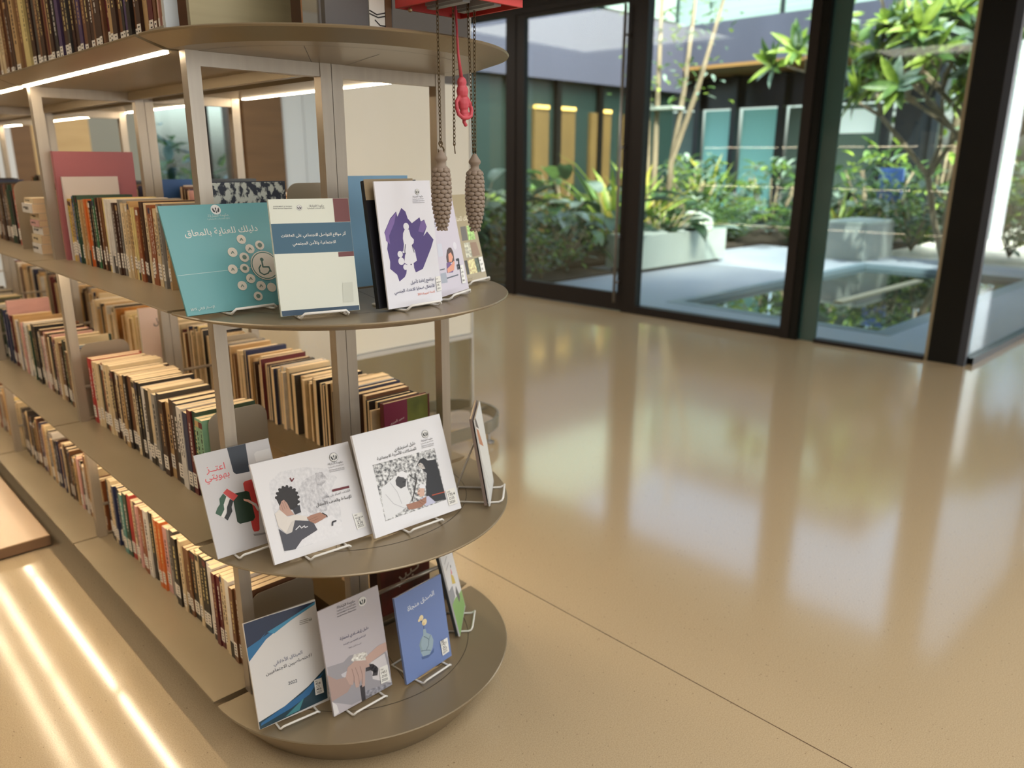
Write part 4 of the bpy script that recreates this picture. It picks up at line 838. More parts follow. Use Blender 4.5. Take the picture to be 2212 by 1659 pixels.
def display_book(n):
    k, bx_, by_, yaw, tilt, w, h = POSE[n]; lab, col, t = DISP[n]
    nv = Vector((math.cos(yaw), math.sin(yaw), 0)); r = Vector((-math.sin(yaw), math.cos(yaw), 0)); up = Vector((0,0,1))*math.cos(tilt)-nv*math.sin(tilt); inn = -(r.cross(up)); inn = -inn if inn.dot(nv) > 0 else inn
    zb = ZL[k]+.008+(t*math.sin(tilt)); M = Matrix((r, inn, up)).transposed().to_4x4(); M.translation = Vector((bx_, by_, ZL[k]+.008))-r*w/2
    # local: x to the right over the cover, y into the book, z up the cover
    o = thing('display_book', lab, 'book', 'books displayed on the rounded shelves', M)
    m = mat('display_cover', col, .34); back = mat('display_back', tuple(int(v*.82) for v in col), .4); e = .0008 if t < .006 else .0018
    zz = t*math.tan(tilt)
    q = MB(); q.box((0,0,0), (w,e,h), m); q.box((0,t-e,zz*.0), (w,t,h-.001), back); q.box((0,e,0), (e,t-e,h), m); q.build('cover', o)
    q = MB(); q.box((e,e,.0012), (w-.0012,t-e,h-.0015), M_PAGE if n not in ('teal','flag','purple') else mat('white_pages', (216,208,196), .7)); q.build('page_block', o)
    q = MB(); off = .0001; lb = None; put_poly(q, [(.0002,.0002),(w-.0002,.0002),(w-.0002,h-.0002),(.0002,h-.0002)], m, off)
    for el in EXTRA.get(n, [])+list(ART.get(n, ())):
        off += .00006; kd = el[0]; U = lambda ps: [(u/1000, v/1000) for u, v in ps]
        if kd == 'poly': put_poly(q, U(el[2]), mat('print', el[1], .4), off)
        elif kd in ('sketch','trees','leaf'): put_poly(q, U(el[2]), patterned(kd, el[1]), off)
        elif kd == 'disc': put_disc(q, U([el[2]])[0], el[3]/1000, mat('print', el[1], .4), off)
        elif kd == 'line': put_line(q, U(el[3]), el[2]/1000, mat('print', el[1], .4), off)
        elif kd == 'logo': put_logo(q, U([el[2]])[0], el[3]/1000, el[1], off)
        elif kd == 'text': put_text(q, el[1], *U([el[3], el[4]]), mat('print', el[2], .4), off)
        elif kd == 'label':
            lb = MB(); P4 = U(el[1]); put_poly(lb, P4, mat('sticker', (240,240,236), .4), .0022)
            ls = el[2].split('|'); a, b2, c2, d2 = P4      # tl, tr, br, bl
            for i, s in enumerate(ls):
                f = (i+.9)/(len(ls)+.4); L_ = (a[0]+(d2[0]-a[0])*f, a[1]+(d2[1]-a[1])*f); R_ = (b2[0]+(c2[0]-b2[0])*f, b2[1]+(c2[1]-b2[1])*f)
                wd = min(.8, .155*len(s)); put_text(lb, s, (L_[0]+(R_[0]-L_[0])*.12, L_[1]), (L_[0]+(R_[0]-L_[0])*(.12+wd), R_[1]), M_INK, .0024)
    if q.v: q.build('printed_front', o)
    if lb: lb.build('call_number_label', o)
    # wire easel under and behind the book, standing on the shelf
    if n != 'black':
        E_ = thing('book_easel', 'white wire easel holding the '+lab.split(',')[0].split(' with')[0].replace('dated 2022','').strip()+{'edge1':', middle shelf','edge0':', lowest shelf'}.get(n,''), 'book stand', 'white wire book easels', T(bx_, by_, ZL[k]) @ Matrix((r, -nv, Vector((0,0,1)))).transposed().to_4x4())
        a = min(.05, w*.3); q = MB(); rr = .0028; z = .0032
        tb = t/math.cos(tilt)+.006
        pts = [(-a,.10,z),(-a,.0,z),(-a,-.022,z+.002),(-a,-.030,.010),(-a+.006,-.033,.016),(a-.006,-.033,.016),(a,-.030,.010),(a,-.022,z+.002),(a,0,z),(a,.10,z)]
        q.tube(pts, rr, M_WHITEWIRE, 8, closed=True); q.build('base_wire', E_)
        q = MB(); hh = h*.7; ty = lambda zz: tb+zz*math.tan(tilt)
        q.tube([(-a,ty(0)+.003,z+.004),(-a*.8,ty(hh)+.004,hh),(a*.8,ty(hh)+.004,hh),(a,ty(0)+.003,z+.004)], rr, M_WHITEWIRE, 8)
        q.tube([(0,ty(hh)+.006,hh*.98),(0,.105,z+.004)], rr, M_WHITEWIRE, 8); q.build('back_wire', E_)
for n in DISP: display_book(n)
for ob_, s, a, b2 in ((HAIL,'هائل',(.055,.225),(.115,.237)),(KAL,'سفي',(.05,.17),(.15,.20)),(KAL,'كبير',(.06,.09),(.15,.12))):
    q = MB(); put_text(q, s, a, b2, M_INK if ob_ is HAIL else mat('print', (205,190,170), .5), .0012); q.build('title_lettering', ob_)
q = MB(); put_text(q, 'سمير الجندي', (.02,.155), (.07,.166), mat('print', (235,215,215), .5), .0012); q.build('title_lettering', ob)
# a second thin booklet behind each of the edge-on ones
for k, n in ((1,'edge1'),(0,'edge0')):
    _, bx_, by_, yaw, tilt, w, h = POSE[n]; nv = Vector((math.cos(yaw), math.sin(yaw), 0)); r = Vector((-nv.y, nv.x, 0)); tl = tilt+(.0 if k else 0); up = Vector((0,0,1))*math.cos(tl)-nv*math.sin(tl); inn = -nv*math.cos(tl)-Vector((0,0,1))*math.sin(tl)
    M = Matrix((r, inn, up)).transposed().to_4x4(); M.translation = Vector((bx_,by_,ZL[k]+.008+.004))-r*w/2-nv*(.008 if k else .0065)-r*.004
    o = thing('display_book', ['dark booklet directly behind the white and green booklet','brown grey booklet directly behind the white edge-on booklet'][k], 'book', 'books displayed on the rounded shelves', M)
    q = MB(); mm = mat('display_cover', (128,112,104) if k else (40,44,46), .5); q.box((0,.0,0), (w,.001,h), mm); q.box((0,.006,0), (w,.007,h), mm); q.box((0,.001,0), (.001,.006,h), mm); q.build('cover', o)
    q = MB(); q.box((.001,.001,.001), (w-.001,.006,h-.001), M_PAGE); q.build('page_block', o)
# ---------------------------------------------------------------- things on top of the bookcase
def slab(name, label, cat, boxes, M=None):
    t = thing(name, label, cat, None, M or T(0,0,0))
    for nm, a, b, m in boxes:
        q = MB(); q.box(a, b, m); q.build(nm, t)
    return t
M_OLIVE = mat('olive_metal', (150,138,104), .38, .35, noise=((4,4,60), .25, (136,124,92)))
M_SLATE = mat('slate_board', (84,80,78), .5)
slab('metal_sign', 'broad olive metal panel standing on the top rounded shelf', 'panel', [('panel',(0,0,0),(.213,.012,.42),M_OLIVE),('side_return',(.2132,0,0),(.236,.06,.42),mat('brown_edge',(92,64,34),.5)),('amber_edge',(.2362,.001,0),(.240,.02,.42),mat('amber_edge',(214,160,112),.5)),('foot',(.02,.0122,0),(.2,.10,.006),M_OLIVE)], T(-.385,-.150,Z3))
slab('metal_sign', 'pale blue-grey upright plate left of the olive panel, top shelf', 'panel', [('plate',(0,0,0),(.026,.012,.36),mat('pale_plate',(190,196,200),.4)),('foot',(.0,.0122,0),(.026,.09,.006),M_END)], T(-.413,-.102,Z3))
sb = slab('display_board', 'dark slate board behind the red cuckoo clock, top shelf', 'board', [('board',(0,0,0),(.155,.014,.50),M_SLATE),('upper_board',(.156,0,.13),(.36,.014,.50),M_SLATE),('brown_edge',(.135,-.004,.0),(.150,-.0005,.3),mat('brown_edge',(92,64,34),.5)),('foot',(.01,.0142,0),(.15,.12,.006),M_SLATE)], T(-.205,-.335,Z3))
q = MB(); q.box((.098,-.0025,.0), (.1345,-.0003,.26), mat('photo_strip', (206,202,192), .4))
for a in ([(.098,.028),(.115,.022),(.1345,.027)],[(.098,.022),(.118,.017),(.1345,.021)],[(.11,.012),(.122,.003),(.1345,.003)]): q.tube([(p[0],-.0028,p[1]+.012) for p in a], .0012, M_INK, 5)
q.build('photo_strip', sb)
# ---------------------------------------------------------------- red cuckoo clock with chains, pendulum and two cone weights
M_RED = mat('red_plastic', (194,58,55), .45); M_REDD = mat('red_inside', (150,34,36), .5); M_GREYP = mat('bellows_grey', (150,158,166), .45)
M_CHAIN = mat('old_brass', (92,76,52), .42, .8); M_PINK = mat('red_rubber', (186,66,78), .5); M_CONE = mat('taupe_cone', (138,122,108), .62)
ck = thing('cuckoo_clock', 'red cuckoo clock with hanging chains in front of the top shelf', 'clock', None, T(.0315,-.45,1.757))
hw, y0, y1 = .0855, -.088, .0995
q = MB(); wl = .006
q.box((-hw,y0,0), (-hw+wl,y1,.17), M_RED); q.box((hw-wl,y0,0), (hw,y1,.17), M_RED); q.box((-hw+wl,y0,0), (hw-wl,y0+wl,.17), M_RED); q.box((-hw+wl,y1-wl,0), (hw-wl,y1,.17), M_RED); q.box((-hw+wl,y0+wl,.035), (hw-wl,y1-wl,.04), M_REDD)
q.box((-hw,y0-.012,.02), (hw+.012,y0,.05), M_RED); q.box((hw,y0,.02), (hw+.012,y1-.06,.05), M_RED)
q.build('case', ck)
q = MB()
for s in (-1, 1): q.add([(s*-.0,y0-.03,.275),(s*.125,y0-.03,.165),(s*.125,y1,.165),(0,y1,.275),(0,y0-.03,.287),(s*.13,y0-.03,.172),(s*.13,y1,.172),(0,y1,.287)], [(0,1,2,3),(4,7,6,5),(0,4,5,1),(1,5,6,2),(2,6,7,3)], M_RED)
q.add([(-.085,y0,.17),(.085,y0,.17),(0,y0,.272),(-.085,y1,.17),(.085,y1,.17),(0,y1,.272)], [(0,1,2),(5,4,3)], M_RED); q.build('roof', ck)
q = MB(); q.lathe([(0,0),(.055,0),(.057,.004),(.05,.006),(0,.006)], mat('dial', (236,226,206), .4), 32, T(0,y0-.0125,.11) @ Matrix.Rotation(PI/2, 4, 'X')); q.build('dial', ck)
for x0, ya, yb in ((-.045,-.055,.055),(.022,-.07,.04)):
    q = MB(); q.box((x0,ya,.004), (x0+.026,yb,.034), M_GREYP); q.box((x0+.004,ya,-.001), (x0+.022,yb,.004), M_GREYP); q.build('bellows', ck)
for px, py in ((-.06,.085),(.055,.085)):
    q = MB(); q.ball((px,py,-.001), .005, mat('brass_screw', (206,178,140), .35, .6), 8); q.build('screw', ck)
def chain(x, y, ztop, zbot, dx=0):
    q = MB(); n = int((ztop-zbot)/.0074); s = .0074
    for i in range(n+1):
        f = i/n; z = ztop-(ztop-zbot)*f; cx = x+dx*f; pts = []
        for j in range(10):
            a = 2*PI*j/10; u, v = .0026*math.cos(a), .0050*math.sin(a)
            pts.append((cx+u, y, z+v) if i % 2 else (cx, y+u, z+v))
        q.tube(pts, .00085, M_CHAIN, 5, closed=True)
    return q
L0 = Vector((.0315,-.45,1.757))
for x, zt, zb, dx in ((-.0275,1.775,1.497,.002),(.0125,1.775,1.500,-.002),(.0500,1.775,1.487,.012),(.0675,1.775,1.487,.0)):
    chain(x-L0.x, 0, zt-L0.z, zb-L0.z, dx).build('chain', ck)
q = MB(); hx = .0105-L0.x
q.tube([(hx,0,1.500-L0.z),(hx+.001,0,1.488-L0.z),(hx+.002,0,1.480-L0.z)], .0012, M_CHAIN, 6); q.build('chain_end', ck)
# monkey-shaped pendulum
pd = MB(); pd.tube([(-.012,.004,.035),(-.004,.004,-.085),(.003,.004,-.128)], [.0022,.0026,.0040], M_PINK, 8); rod = pd.build('pendulum', ck)
mk = MB(); X0 = .0045
def mball(x, z, rx, rz, ry=None, y=.004): mk.ball((X0+x*1.3,y,z), (rx*1.3, ry or rx, rz), M_PINK, 12)
mball(0,-.138,.0085,.012); mball(.001,-.155,.0105,.016); mball(.003,-.178,.0098,.018); mball(.004,-.196,.008,.011); mball(.004,-.206,.0045,.006)
mk.tube([(X0+(a-X0)*1.3,b,c) for a,b,c in [(X0-.006,.004,-.166),(X0-.013,.002,-.176),(X0-.014,.0,-.186),(X0-.011,-.002,-.200),(X0-.004,-.003,-.206),(X0+.006,-.003,-.206)]], 0.0042, M_PINK, 8)
mk.tube([(X0+(a-X0)*1.3,b,c) for a,b,c in [(X0+.009,.004,-.166),(X0+.016,.002,-.178),(X0+.017,.0,-.192),(X0+.014,-.002,-.202),(X0+.006,-.003,-.206)]], 0.0042, M_PINK, 8)
mk.tube([(X0+(a-X0)*1.3,b,c) for a,b,c in [(X0+.003,.004,-.20),(X0+.003,.003,-.214),(X0+.007,.002,-.222)]], 0.0038, M_PINK, 8)
mo = mk.build('monkey_figure', rod); rm = mo.modifiers.new('merge', 'REMESH'); rm.mode = 'VOXEL'; rm.voxel_size = .0016; rm.use_smooth_shade = True
def cone_weight(x, zt, label, hook):
    t = thing('cone_weight', label, 'clock weight', 'pine cone clock weights', T(x,-.45,zt-.166))
    q = MB()
    def R(z): f = z/.128; return .0203*((.40+.60*math.sin(f/.55*PI/2)) if f < .55 else 1-.24*((f-.55)/.45)**3)
    q.lathe([(0,0)]+[(max(.003,R(z)*.86), z) for z in [i*.128/20 for i in range(1,21)]]+[(.009,.131),(.009,.137),(.0128,.142),(.0128,.146),(.008,.153),(.004,.160),(0,.161)], M_CONE, 18)
    for i in range(15):
        z = .005+i*.0083; r = R(z); n = 8
        for j in range(n):
            a = 2*PI*(j+.5*(i % 2))/n; M = Rz(a) @ T(r*.86,0,z) @ Matrix.Rotation(-.5, 4, 'Y')
            q.ball((0,0,0), (.0040*(r/.02)**.5, r*.40, .0058), M_CONE, 10, M)
    q.build('cone_body', t)
    q = MB()
    if hook: q.tube([(math.cos(b)*.0048+(0), 0, .173+math.sin(b)*.0048) for b in [2*PI*i/14 for i in range(14)]], .0011, M_CHAIN, 6, closed=True); q.tube([(.001,0,.1685),(.006,0,.1655),(.0085,0,.161),(.007,0,.1555),(.003,0,.1525),(-.003,0,.1535),(-.006,0,.158),(-.0065,0,.1625)], [.001,.0016,.0019,.0019,.0018,.0016,.0014,.001], M_CHAIN, 8)
    else: q.tube([(math.cos(b)*.0035, 0, .163+math.sin(b)*.0048) for b in [2*PI*i/12 for i in range(12)]], .0012, M_CHAIN, 6, closed=True)
    q.build('hook', t)
cone_weight(-.0255, 1.4925, 'left pine cone weight hanging from a dark S-hook', True)
cone_weight(.0655, 1.4860, 'right pine cone weight, hung in front of the glass wall', False)
# ---------------------------------------------------------------- mobile writing board behind the bookcase
M_WB = mat('board_white', (230,228,220), .08, noise=((1.6,1.6,.5), .3, (220,216,200)))
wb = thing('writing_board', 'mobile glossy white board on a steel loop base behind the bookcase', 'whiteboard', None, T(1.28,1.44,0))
q = MB(); q.box((-.43,-.006,.56), (.405,.006,1.83), M_WB); q.build('board_panel', wb)
q = MB(); q.box((-.43,-.006,1.832), (.405,.006,2.35), mat('dark_reflection', (92,88,86), .35)); q.build('ceiling_reflection', wb)  # dark ceiling mirrored in the upper glass, put into this panel's colour
q = MB(); q.box((-.43,-.02,.535), (.405,.012,.556), mat('silver_rail', (214,216,216), .25, .4)); q.build('pen_rail', wb)
q = MB(); q.box((-.43,-.004,.135), (.405,.004,.533), glass_mat('smoky_glass', (.80,.80,.76))); q.build('lower_glass', wb)
q = MB(); q.box((.407,-.012,.13), (.417,.012,2.35), mat('silver_rail', (214,216,216), .25, .4)); q.build('edge_trim', wb)
q = MB(); ro, ri = .255, .245; arc = [(.27+math.cos(a)*1, math.sin(a)) for a in []]
out_ = [(.27+ro*math.cos(-PI/2+PI*i/24), ro*math.sin(-PI/2+PI*i/24)) for i in range(25)]+[(-.30+ro*math.cos(PI/2+PI*i/24), ro*math.sin(PI/2+PI*i/24)) for i in range(25)]
in_ = [(.27+ri*math.cos(-PI/2+PI*i/24), ri*math.sin(-PI/2+PI*i/24)) for i in range(25)]+[(-.30+ri*math.cos(PI/2+PI*i/24), ri*math.sin(PI/2+PI*i/24)) for i in range(25)]
n = len(out_); M_BAND = mat('band_steel', (150,146,132), .3, .45)
q.add([(x,y,.062) for x, y in out_]+[(x,y,.128) for x, y in out_]+[(x,y,.062) for x, y in in_]+[(x,y,.128) for x, y in in_],
      sum([[(i,(i+1)%n,n+(i+1)%n,n+i),(2*n+(i+1)%n,2*n+i,3*n+i,3*n+(i+1)%n),(n+i,n+(i+1)%n,3*n+(i+1)%n,3*n+i),(i,2*n+i,2*n+(i+1)%n,(i+1)%n)] for i in range(n)], []), M_BAND); q.build('loop_base', wb)
q = MB(); q.box((.05,-.244,.098), (.08,.244,.112), M_BAND); q.box((.40,-.012,.098), (.515,.012,.112), M_BAND); q.build('cross_bar', wb)
for fx, fy in ((.33,-.232),(.33,.232),(-.36,-.232),(-.36,.232)):
    q = MB(); q.lathe([(0,0),(.026,0),(.027,.006),(.01,.012),(.006,.016),(.006,.075),(0,.075)], M_STEEL, 16, T(fx,fy,0)); q.build('levelling_foot', wb)
# ---------------------------------------------------------------- low platform in the aisle
pl = thing('platform', 'low pale platform with brown edge in the aisle, far left', 'platform', None, T(-1.25,1.515,0))
q = MB(); q.box((0,0,.047), (.812,2.6,.050), mat('platform_top', (206,176,142), .3, noise=((5,1.2,5), .25, (190,158,124)))); q.box((0,.0,.008), (.812,2.6,.047), mat('platform_edge', (128,98,72), .5)); q.build('top', pl)
q = MB(); q.box((.02,.02,0), (.79,2.5,.008), M_DARKM); q.build('recessed_base', pl)
# ---------------------------------------------------------------- courtyard: ground, pool, benches
M_PAVE = mat('paving', (160,166,176), .55, noise=((1.2,1.2,1.2), .3, (148,155,166)))
M_SOIL = mat('soil', (62,52,40), .9, noise=((9,9,9), .25, (44,36,28)))
M_COP = mat('coping', (116,134,146), .35)
q = MB()
for a, b in (((5.41,.03),(6.02,4.95)),((6.02,3.17),(11.2,4.95)),((7.35,4.95),(11.2,5.6)),((6.02,.03),(11.15,.8)),((11.2,3.17),(12.5,5.6)),((11.15,.03),(12.4,3.17))): q.box((a[0],a[1],-.12), (b[0],b[1],-.004), M_PAVE)
struct('courtyard_paving', q, 'pale grey courtyard paving', 'paving')
bx('courtyard_far_ground', (12.5,.03,-.12), (32,3.6,-.01), mat('bright_ground', (222,218,206), .7), 'bright sunlit ground beyond the pool', 'ground')
pool = thing('reflecting_pool', 'dark reflecting pool with pale stone rim outside the corner', 'pool', kind='structure')
q = MB(); q.box((6.16,.95,-.20), (11.0,3.05,-.095), mat('pool_bed', (30,38,30), .5)); q.build('pool_bed', pool)
def water():
    m = bpy.data.materials.new('pool_water'); m.use_nodes = True; N = m.node_tree.nodes; L = m.node_tree.links
    p = N['Principled BSDF']; p.inputs['Base Color'].default_value = (.012,.02,.012,1); p.inputs['Roughness'].default_value = .015; p.inputs['IOR'].default_value = 1.6
    nz = N.new('ShaderNodeTexNoise'); nz.inputs['Scale'].default_value = 3.5; bp = N.new('ShaderNodeBump'); bp.inputs['Strength'].default_value = .03; bp.inputs['Distance'].default_value = .02
    L.new(nz.outputs[0], bp.inputs['Height']); L.new(bp.outputs[0], p.inputs['Normal']); return m
q = MB(); q.add([(6.16,.95,-.06),(11.0,.95,-.06),(11.0,3.05,-.06),(6.16,3.05,-.06)], [(0,1,2,3)], water()); q.build('water', pool)
q = MB(); q.box((6.02,.80,-.12), (6.16,3.17,.0), M_COP); q.box((11.0,.80,-.12), (11.14,3.17,.0), M_COP); q.box((6.16,3.05,-.12), (11.0,3.17,.0), M_COP); q.box((6.16,.80,-.12), (11.0,.95,.0), M_COP); q.build('rim', pool)
q = MB(); q.box((7.7,1.95,-.07), (10.2,2.05,-.045), mat('pool_strip', (186,176,148), .5)); q.build('pale_strip', pool)  # pale strip lying flat across the pool
M_STONE = mat('pale_stone', (184,194,186), .5, noise=((3,3,3), .3, (174,184,176)))
t = thing('stone_bench', 'long pale stone bench beyond the glass door', 'bench', None, T(7.52,4.74,-.004))
q = MB(); q.box((0,0,.05), (2.26,.52,.50), M_STONE); q.build('block', t); q = MB(); q.box((.06,.06,0), (2.2,.46,.05), M_DARKM); q.build('shadow_gap_base', t)
t = thing('stone_planter', 'square pale stone block beside the pool, right of the mullion', 'planter', None, T(11.25,3.22,-.004))
q = MB(); q.box((0,0,0), (1.15,.62,.56), mat('grey_stone', (150,156,152), .55)); q.build('block', t); q = MB(); q.box((-.01,-.01,.56), (1.16,.63,.60), M_STONE); q.build('cap', t)
t = thing('stone_pot', 'small pale tapered pot behind the right end of the bench', 'pot', None, T(10.2,5.55,-.0))
q = MB(); q.lathe([(0,0),(.30,0),(.27,.45),(.23,.68),(.17,.70),(0,.66)], M_STONE, 4, Rz(PI/4), smooth=False); q.build('pot_body', t)
q = MB(); q.box((5.62,5.6,-.1), (12.5,9.3,.06), M_SOIL); q.box((5.62,4.95,-.1), (7.35,5.6,.03), M_SOIL); q.box((12.5,3.6,-.1), (15.4,9.3,.06), M_SOIL); struct('planting_beds', q, 'dark planting soil behind the bench', 'soil')
# ---------------------------------------------------------------- buildings round the courtyard
M_FASC = mat('fascia_grey', (72,74,92), .6, noise=((.6,1.4,.2), .3, (62,64,80))); M_SOFF = mat('timber_soffit', (150,112,62), .5); M_DGL = mat('dark_cladding', (34,40,46), .25)
M_BLIND = mat('blinds', (150,172,164), .6, noise=((.2,.2,24), .12, (136,158,150))); M_LITC = mat('lit_window', (130,186,180), .3, emit=.35); M_PALEW = mat('pale_window', (104,124,114), .3)
fb = thing('courtyard_building', 'long grey fascia building across the courtyard with blinds above', 'building', None, T(15.6,0,0))
def part(par, name, m, *bs, label=None):
    q = MB()
    for a, b in bs: q.box(a, b, m)
    return q.build(name, par, label)
part(fb, 'fascia', M_FASC, ((-.6,4.2,3.55),(3,16,4.42)))
part(fb, 'soffit', M_SOFF, ((-.6,4.2,3.48),(2.4,16,3.548)))
part(fb, 'recessed_wall', M_DGL, ((1.2,4.2,2.75),(1.4,16,3.47)),((1.25,4.2,0),(1.4,16,.35)))
part(fb, 'upper_wall', M_DGL, ((.1,4.2,4.43),(3,16,6.3)))
part(fb, 'roof_edge', M_FASC, ((-.2,4.2,6.3),(3,16,6.6)))
for i in range(4):
    y = 4.5+i*2.9; w = part(fb, 'upper_window', M_BLIND, ((.02,y,4.5),(.09,y+2.75,6.2)))
for i, (y, w, m) in enumerate(((4.4,.75,M_DGL),(5.35,1.5,M_PALEW),(7.0,.55,M_PALEW),(7.75,1.0,M_LITC),(8.95,.85,M_LITC),(10.0,1.2,M_PALEW),(11.4,1.2,M_DGL),(12.8,1.3,M_DGL))):
    part(fb, 'ground_window', m, ((1.22,y,.36),(1.3,y+w,2.7)))
for y in (4.2,5.2,6.88,7.6,8.82,9.85,11.25,12.65): part(fb, 'column', M_DGL, ((1.0,y,0),(1.2,y+.14,3.47)))
part(fb, 'bright_pane', mat('bright_pane', (230,240,236), .4, emit=.5), ((1.19,5.55,2.1),(1.215,6.6,2.6)))
lb_ = thing('glass_wing', 'dark glass wing of the building left of the courtyard', 'building', None, T(0,9.4,0))
M_WOODL = mat('warm_wood', (100,80,40), .5, noise=((2,2,1), .3, (84,66,32))); M_DG2 = mat('dark_green_glass', (26,44,42), .3)
part(lb_, 'fascia', M_FASC, ((5.2,-.1,3.0),(15.0,.3,4.4))); part(lb_, 'glass_wall', M_DG2, ((5.2,.1,0),(15.0,.2,3.0)),((5.2,.1,4.4),(15,.2,6.4)))
for x in (5.3,6.3,7.35,8.45,9.6,10.9,12.2,13.6): part(lb_, 'mullion', M_FRAMEK, ((x,-.02,0),(x+.12,.1,3.0)))
for x, w in ((10.3,.40),(10.98,.5),(11.98,.2),(12.33,.3),(13.0,.35)): part(lb_, 'wood_panel', M_WOODL, ((x,.02,0),(x+w,.099,2.45)))
for x, w in ((10.3,.40),(10.98,.5),(12.33,.3)):
    part(lb_, 'lamp', mat('warm_lamp', (255,206,110), emit=1.2), ((x+.02,-.01,2.46),(x+w-.02,.08,2.52)))
part(lb_, 'upper_window', M_BLIND, ((9.2,.05,4.5),(14.8,.1,6.2)))
ev = MB(); ev.box((5.25,-6,3.5), (7.05,9.3,3.7), M_CEIL); struct('eave', ev, 'overhanging eave above the glass wall', 'roof')
up = MB(); up.box((-6,-7,3.7), (5.4,9.3,6.6), M_FASC); up.box((5.4,-7,3.7), (12.2,-.2,6.0), M_FASC); struct('upper_storey', up, 'storey above the reading room', 'building')
# ---------------------------------------------------------------- plants
G = {'dark':leaf_mat('leaf_dark', (28,52,34), (58,88,58)), 'mid':leaf_mat('leaf_mid', (60,94,48), (104,136,74)), 'lime':leaf_mat('leaf_lime', (104,136,42), (158,178,80)), 'pale':leaf_mat('leaf_pale', (98,126,108), (160,178,166), .3), 'yellow':leaf_mat('leaf_yellow', (144,142,44), (184,172,84))}
M_STEM = mat('bark', (150,136,112), .8, noise=((12,12,4), .3, (120,106,86)))
def blade(q, M, L, w, droop, m, seg=5, fold=.12):
    vs = []; a = 0; x = z = 0
    for i in range(seg+1):
        f = i/seg; ww = w*(math.sin(PI*min(1,.12+.88*f))**.8 if f < 1 else 0)*.5
        vs += [(x,-ww,z+ww*fold*4),(x,0,z),(x,ww,z+ww*fold*4)]
        a = -droop*f*f; x += L/seg*math.cos(a); z += L/seg*math.sin(a)
    fs = []
    for i in range(seg): b = i*3; fs += [(b,b+3,b+4,b+1),(b+1,b+4,b+5,b+2)]
    q.add(vs, fs, m, M, True)
def clump(kind, seed):
    """foliage bmesh-like builder for one plant standing at the origin"""
    rnd = random.Random(seed); q = MB(); st = MB()
    if kind == 'spiky':
        for i in range(46): blade(q, Rz(rnd.uniform(0,2*PI)) @ T(0,0,.05) @ Matrix.Rotation(-rnd.uniform(.35,1.4), 4, 'Y'), rnd.uniform(.7,1.15), rnd.uniform(.045,.075), rnd.uniform(.5,1.5), G[rnd.choice(['lime','lime','mid','yellow'])])
        st.tube([(0,0,0),(0,0,.12)], .05, M_STEM, 8)
    elif kind == 'broad':
        for i in range(34):
            a, b = rnd.uniform(0,2*PI), rnd.uniform(.3,1.2); l = rnd.uniform(.35,.9); tip = Vector((math.cos(a)*math.cos(b)*l, math.sin(a)*math.cos(b)*l, math.sin(b)*l))
            st.tube([(0,0,0), tip*.5+Vector((0,0,.05)), tip], .006, M_STEM, 5)
            blade(q, T(*tip) @ Rz(a) @ Matrix.Rotation(rnd.uniform(-.6,.5), 4, 'Y'), rnd.uniform(.24,.42), rnd.uniform(.12,.2), rnd.uniform(.3,1.2), G[rnd.choice(['dark','dark','mid','pale'])])
    elif kind == 'fern':
        for i in range(26):
            a = rnd.uniform(0,2*PI); R_ = Rz(a) @ Matrix.Rotation(-rnd.uniform(.5,1.2), 4, 'Y'); L = rnd.uniform(.6,1.0); p = Vector((0,0,0)); ang = 0
            pts = []
            for k in range(9):
                f = k/8; ang = -1.3*f*f; pts.append(p.copy()); p = p+Vector((math.cos(ang),0,math.sin(ang)))*(L/8)
            st.tube([R_ @ v for v in pts], .004, G['mid'], 4)
            m = G[rnd.choice(['mid','mid','lime','dark','pale'])]
            for k in range(1,9):
                for s in (-1,1): blade(q, R_ @ T(*pts[k]) @ Rz(s*1.05), .20*(1-.07*k), .034, .5, m, 2)
    elif kind == 'bush':
        for i in range(190):
            v = Vector((rnd.gauss(0,1), rnd.gauss(0,1), rnd.gauss(0,1))).normalized()*rnd.uniform(.35,.62); v.z = v.z*.8+.55
            blade(q, T(*v) @ Rz(rnd.uniform(0,2*PI)) @ Matrix.Rotation(rnd.uniform(-.9,.7), 4, 'Y'), rnd.uniform(.12,.22), rnd.uniform(.05,.09), .6, G[rnd.choice(['mid','mid','dark','lime','pale'])], 3)
        for i in range(6): a = i*1.05; st.tube([(0,0,0),(math.cos(a)*.2,math.sin(a)*.2,.4),(math.cos(a)*.35,math.sin(a)*.35,.75)], .012, M_STEM, 5)
    return q, st
PROTO = {}
def plant(kind, seed, name, label, x, y, s, z=.05, rz=None, group='shrubs and ferns of the courtyard beds'):
    key = (kind, seed % 3); rz = seed*1.7
    M = T(x,y,z) @ Rz(rz) @ Matrix.Scale(s, 4)
    t = thing(name, label, 'plant', group, M)
    if key not in PROTO:
        q, st = clump(kind, seed % 3+11); PROTO[key] = [q.build('foliage', t), st.build('stems', t)]
    else:
        for o in PROTO[key]: c = o.copy(); C.objects.link(c); c.parent = t
    return t
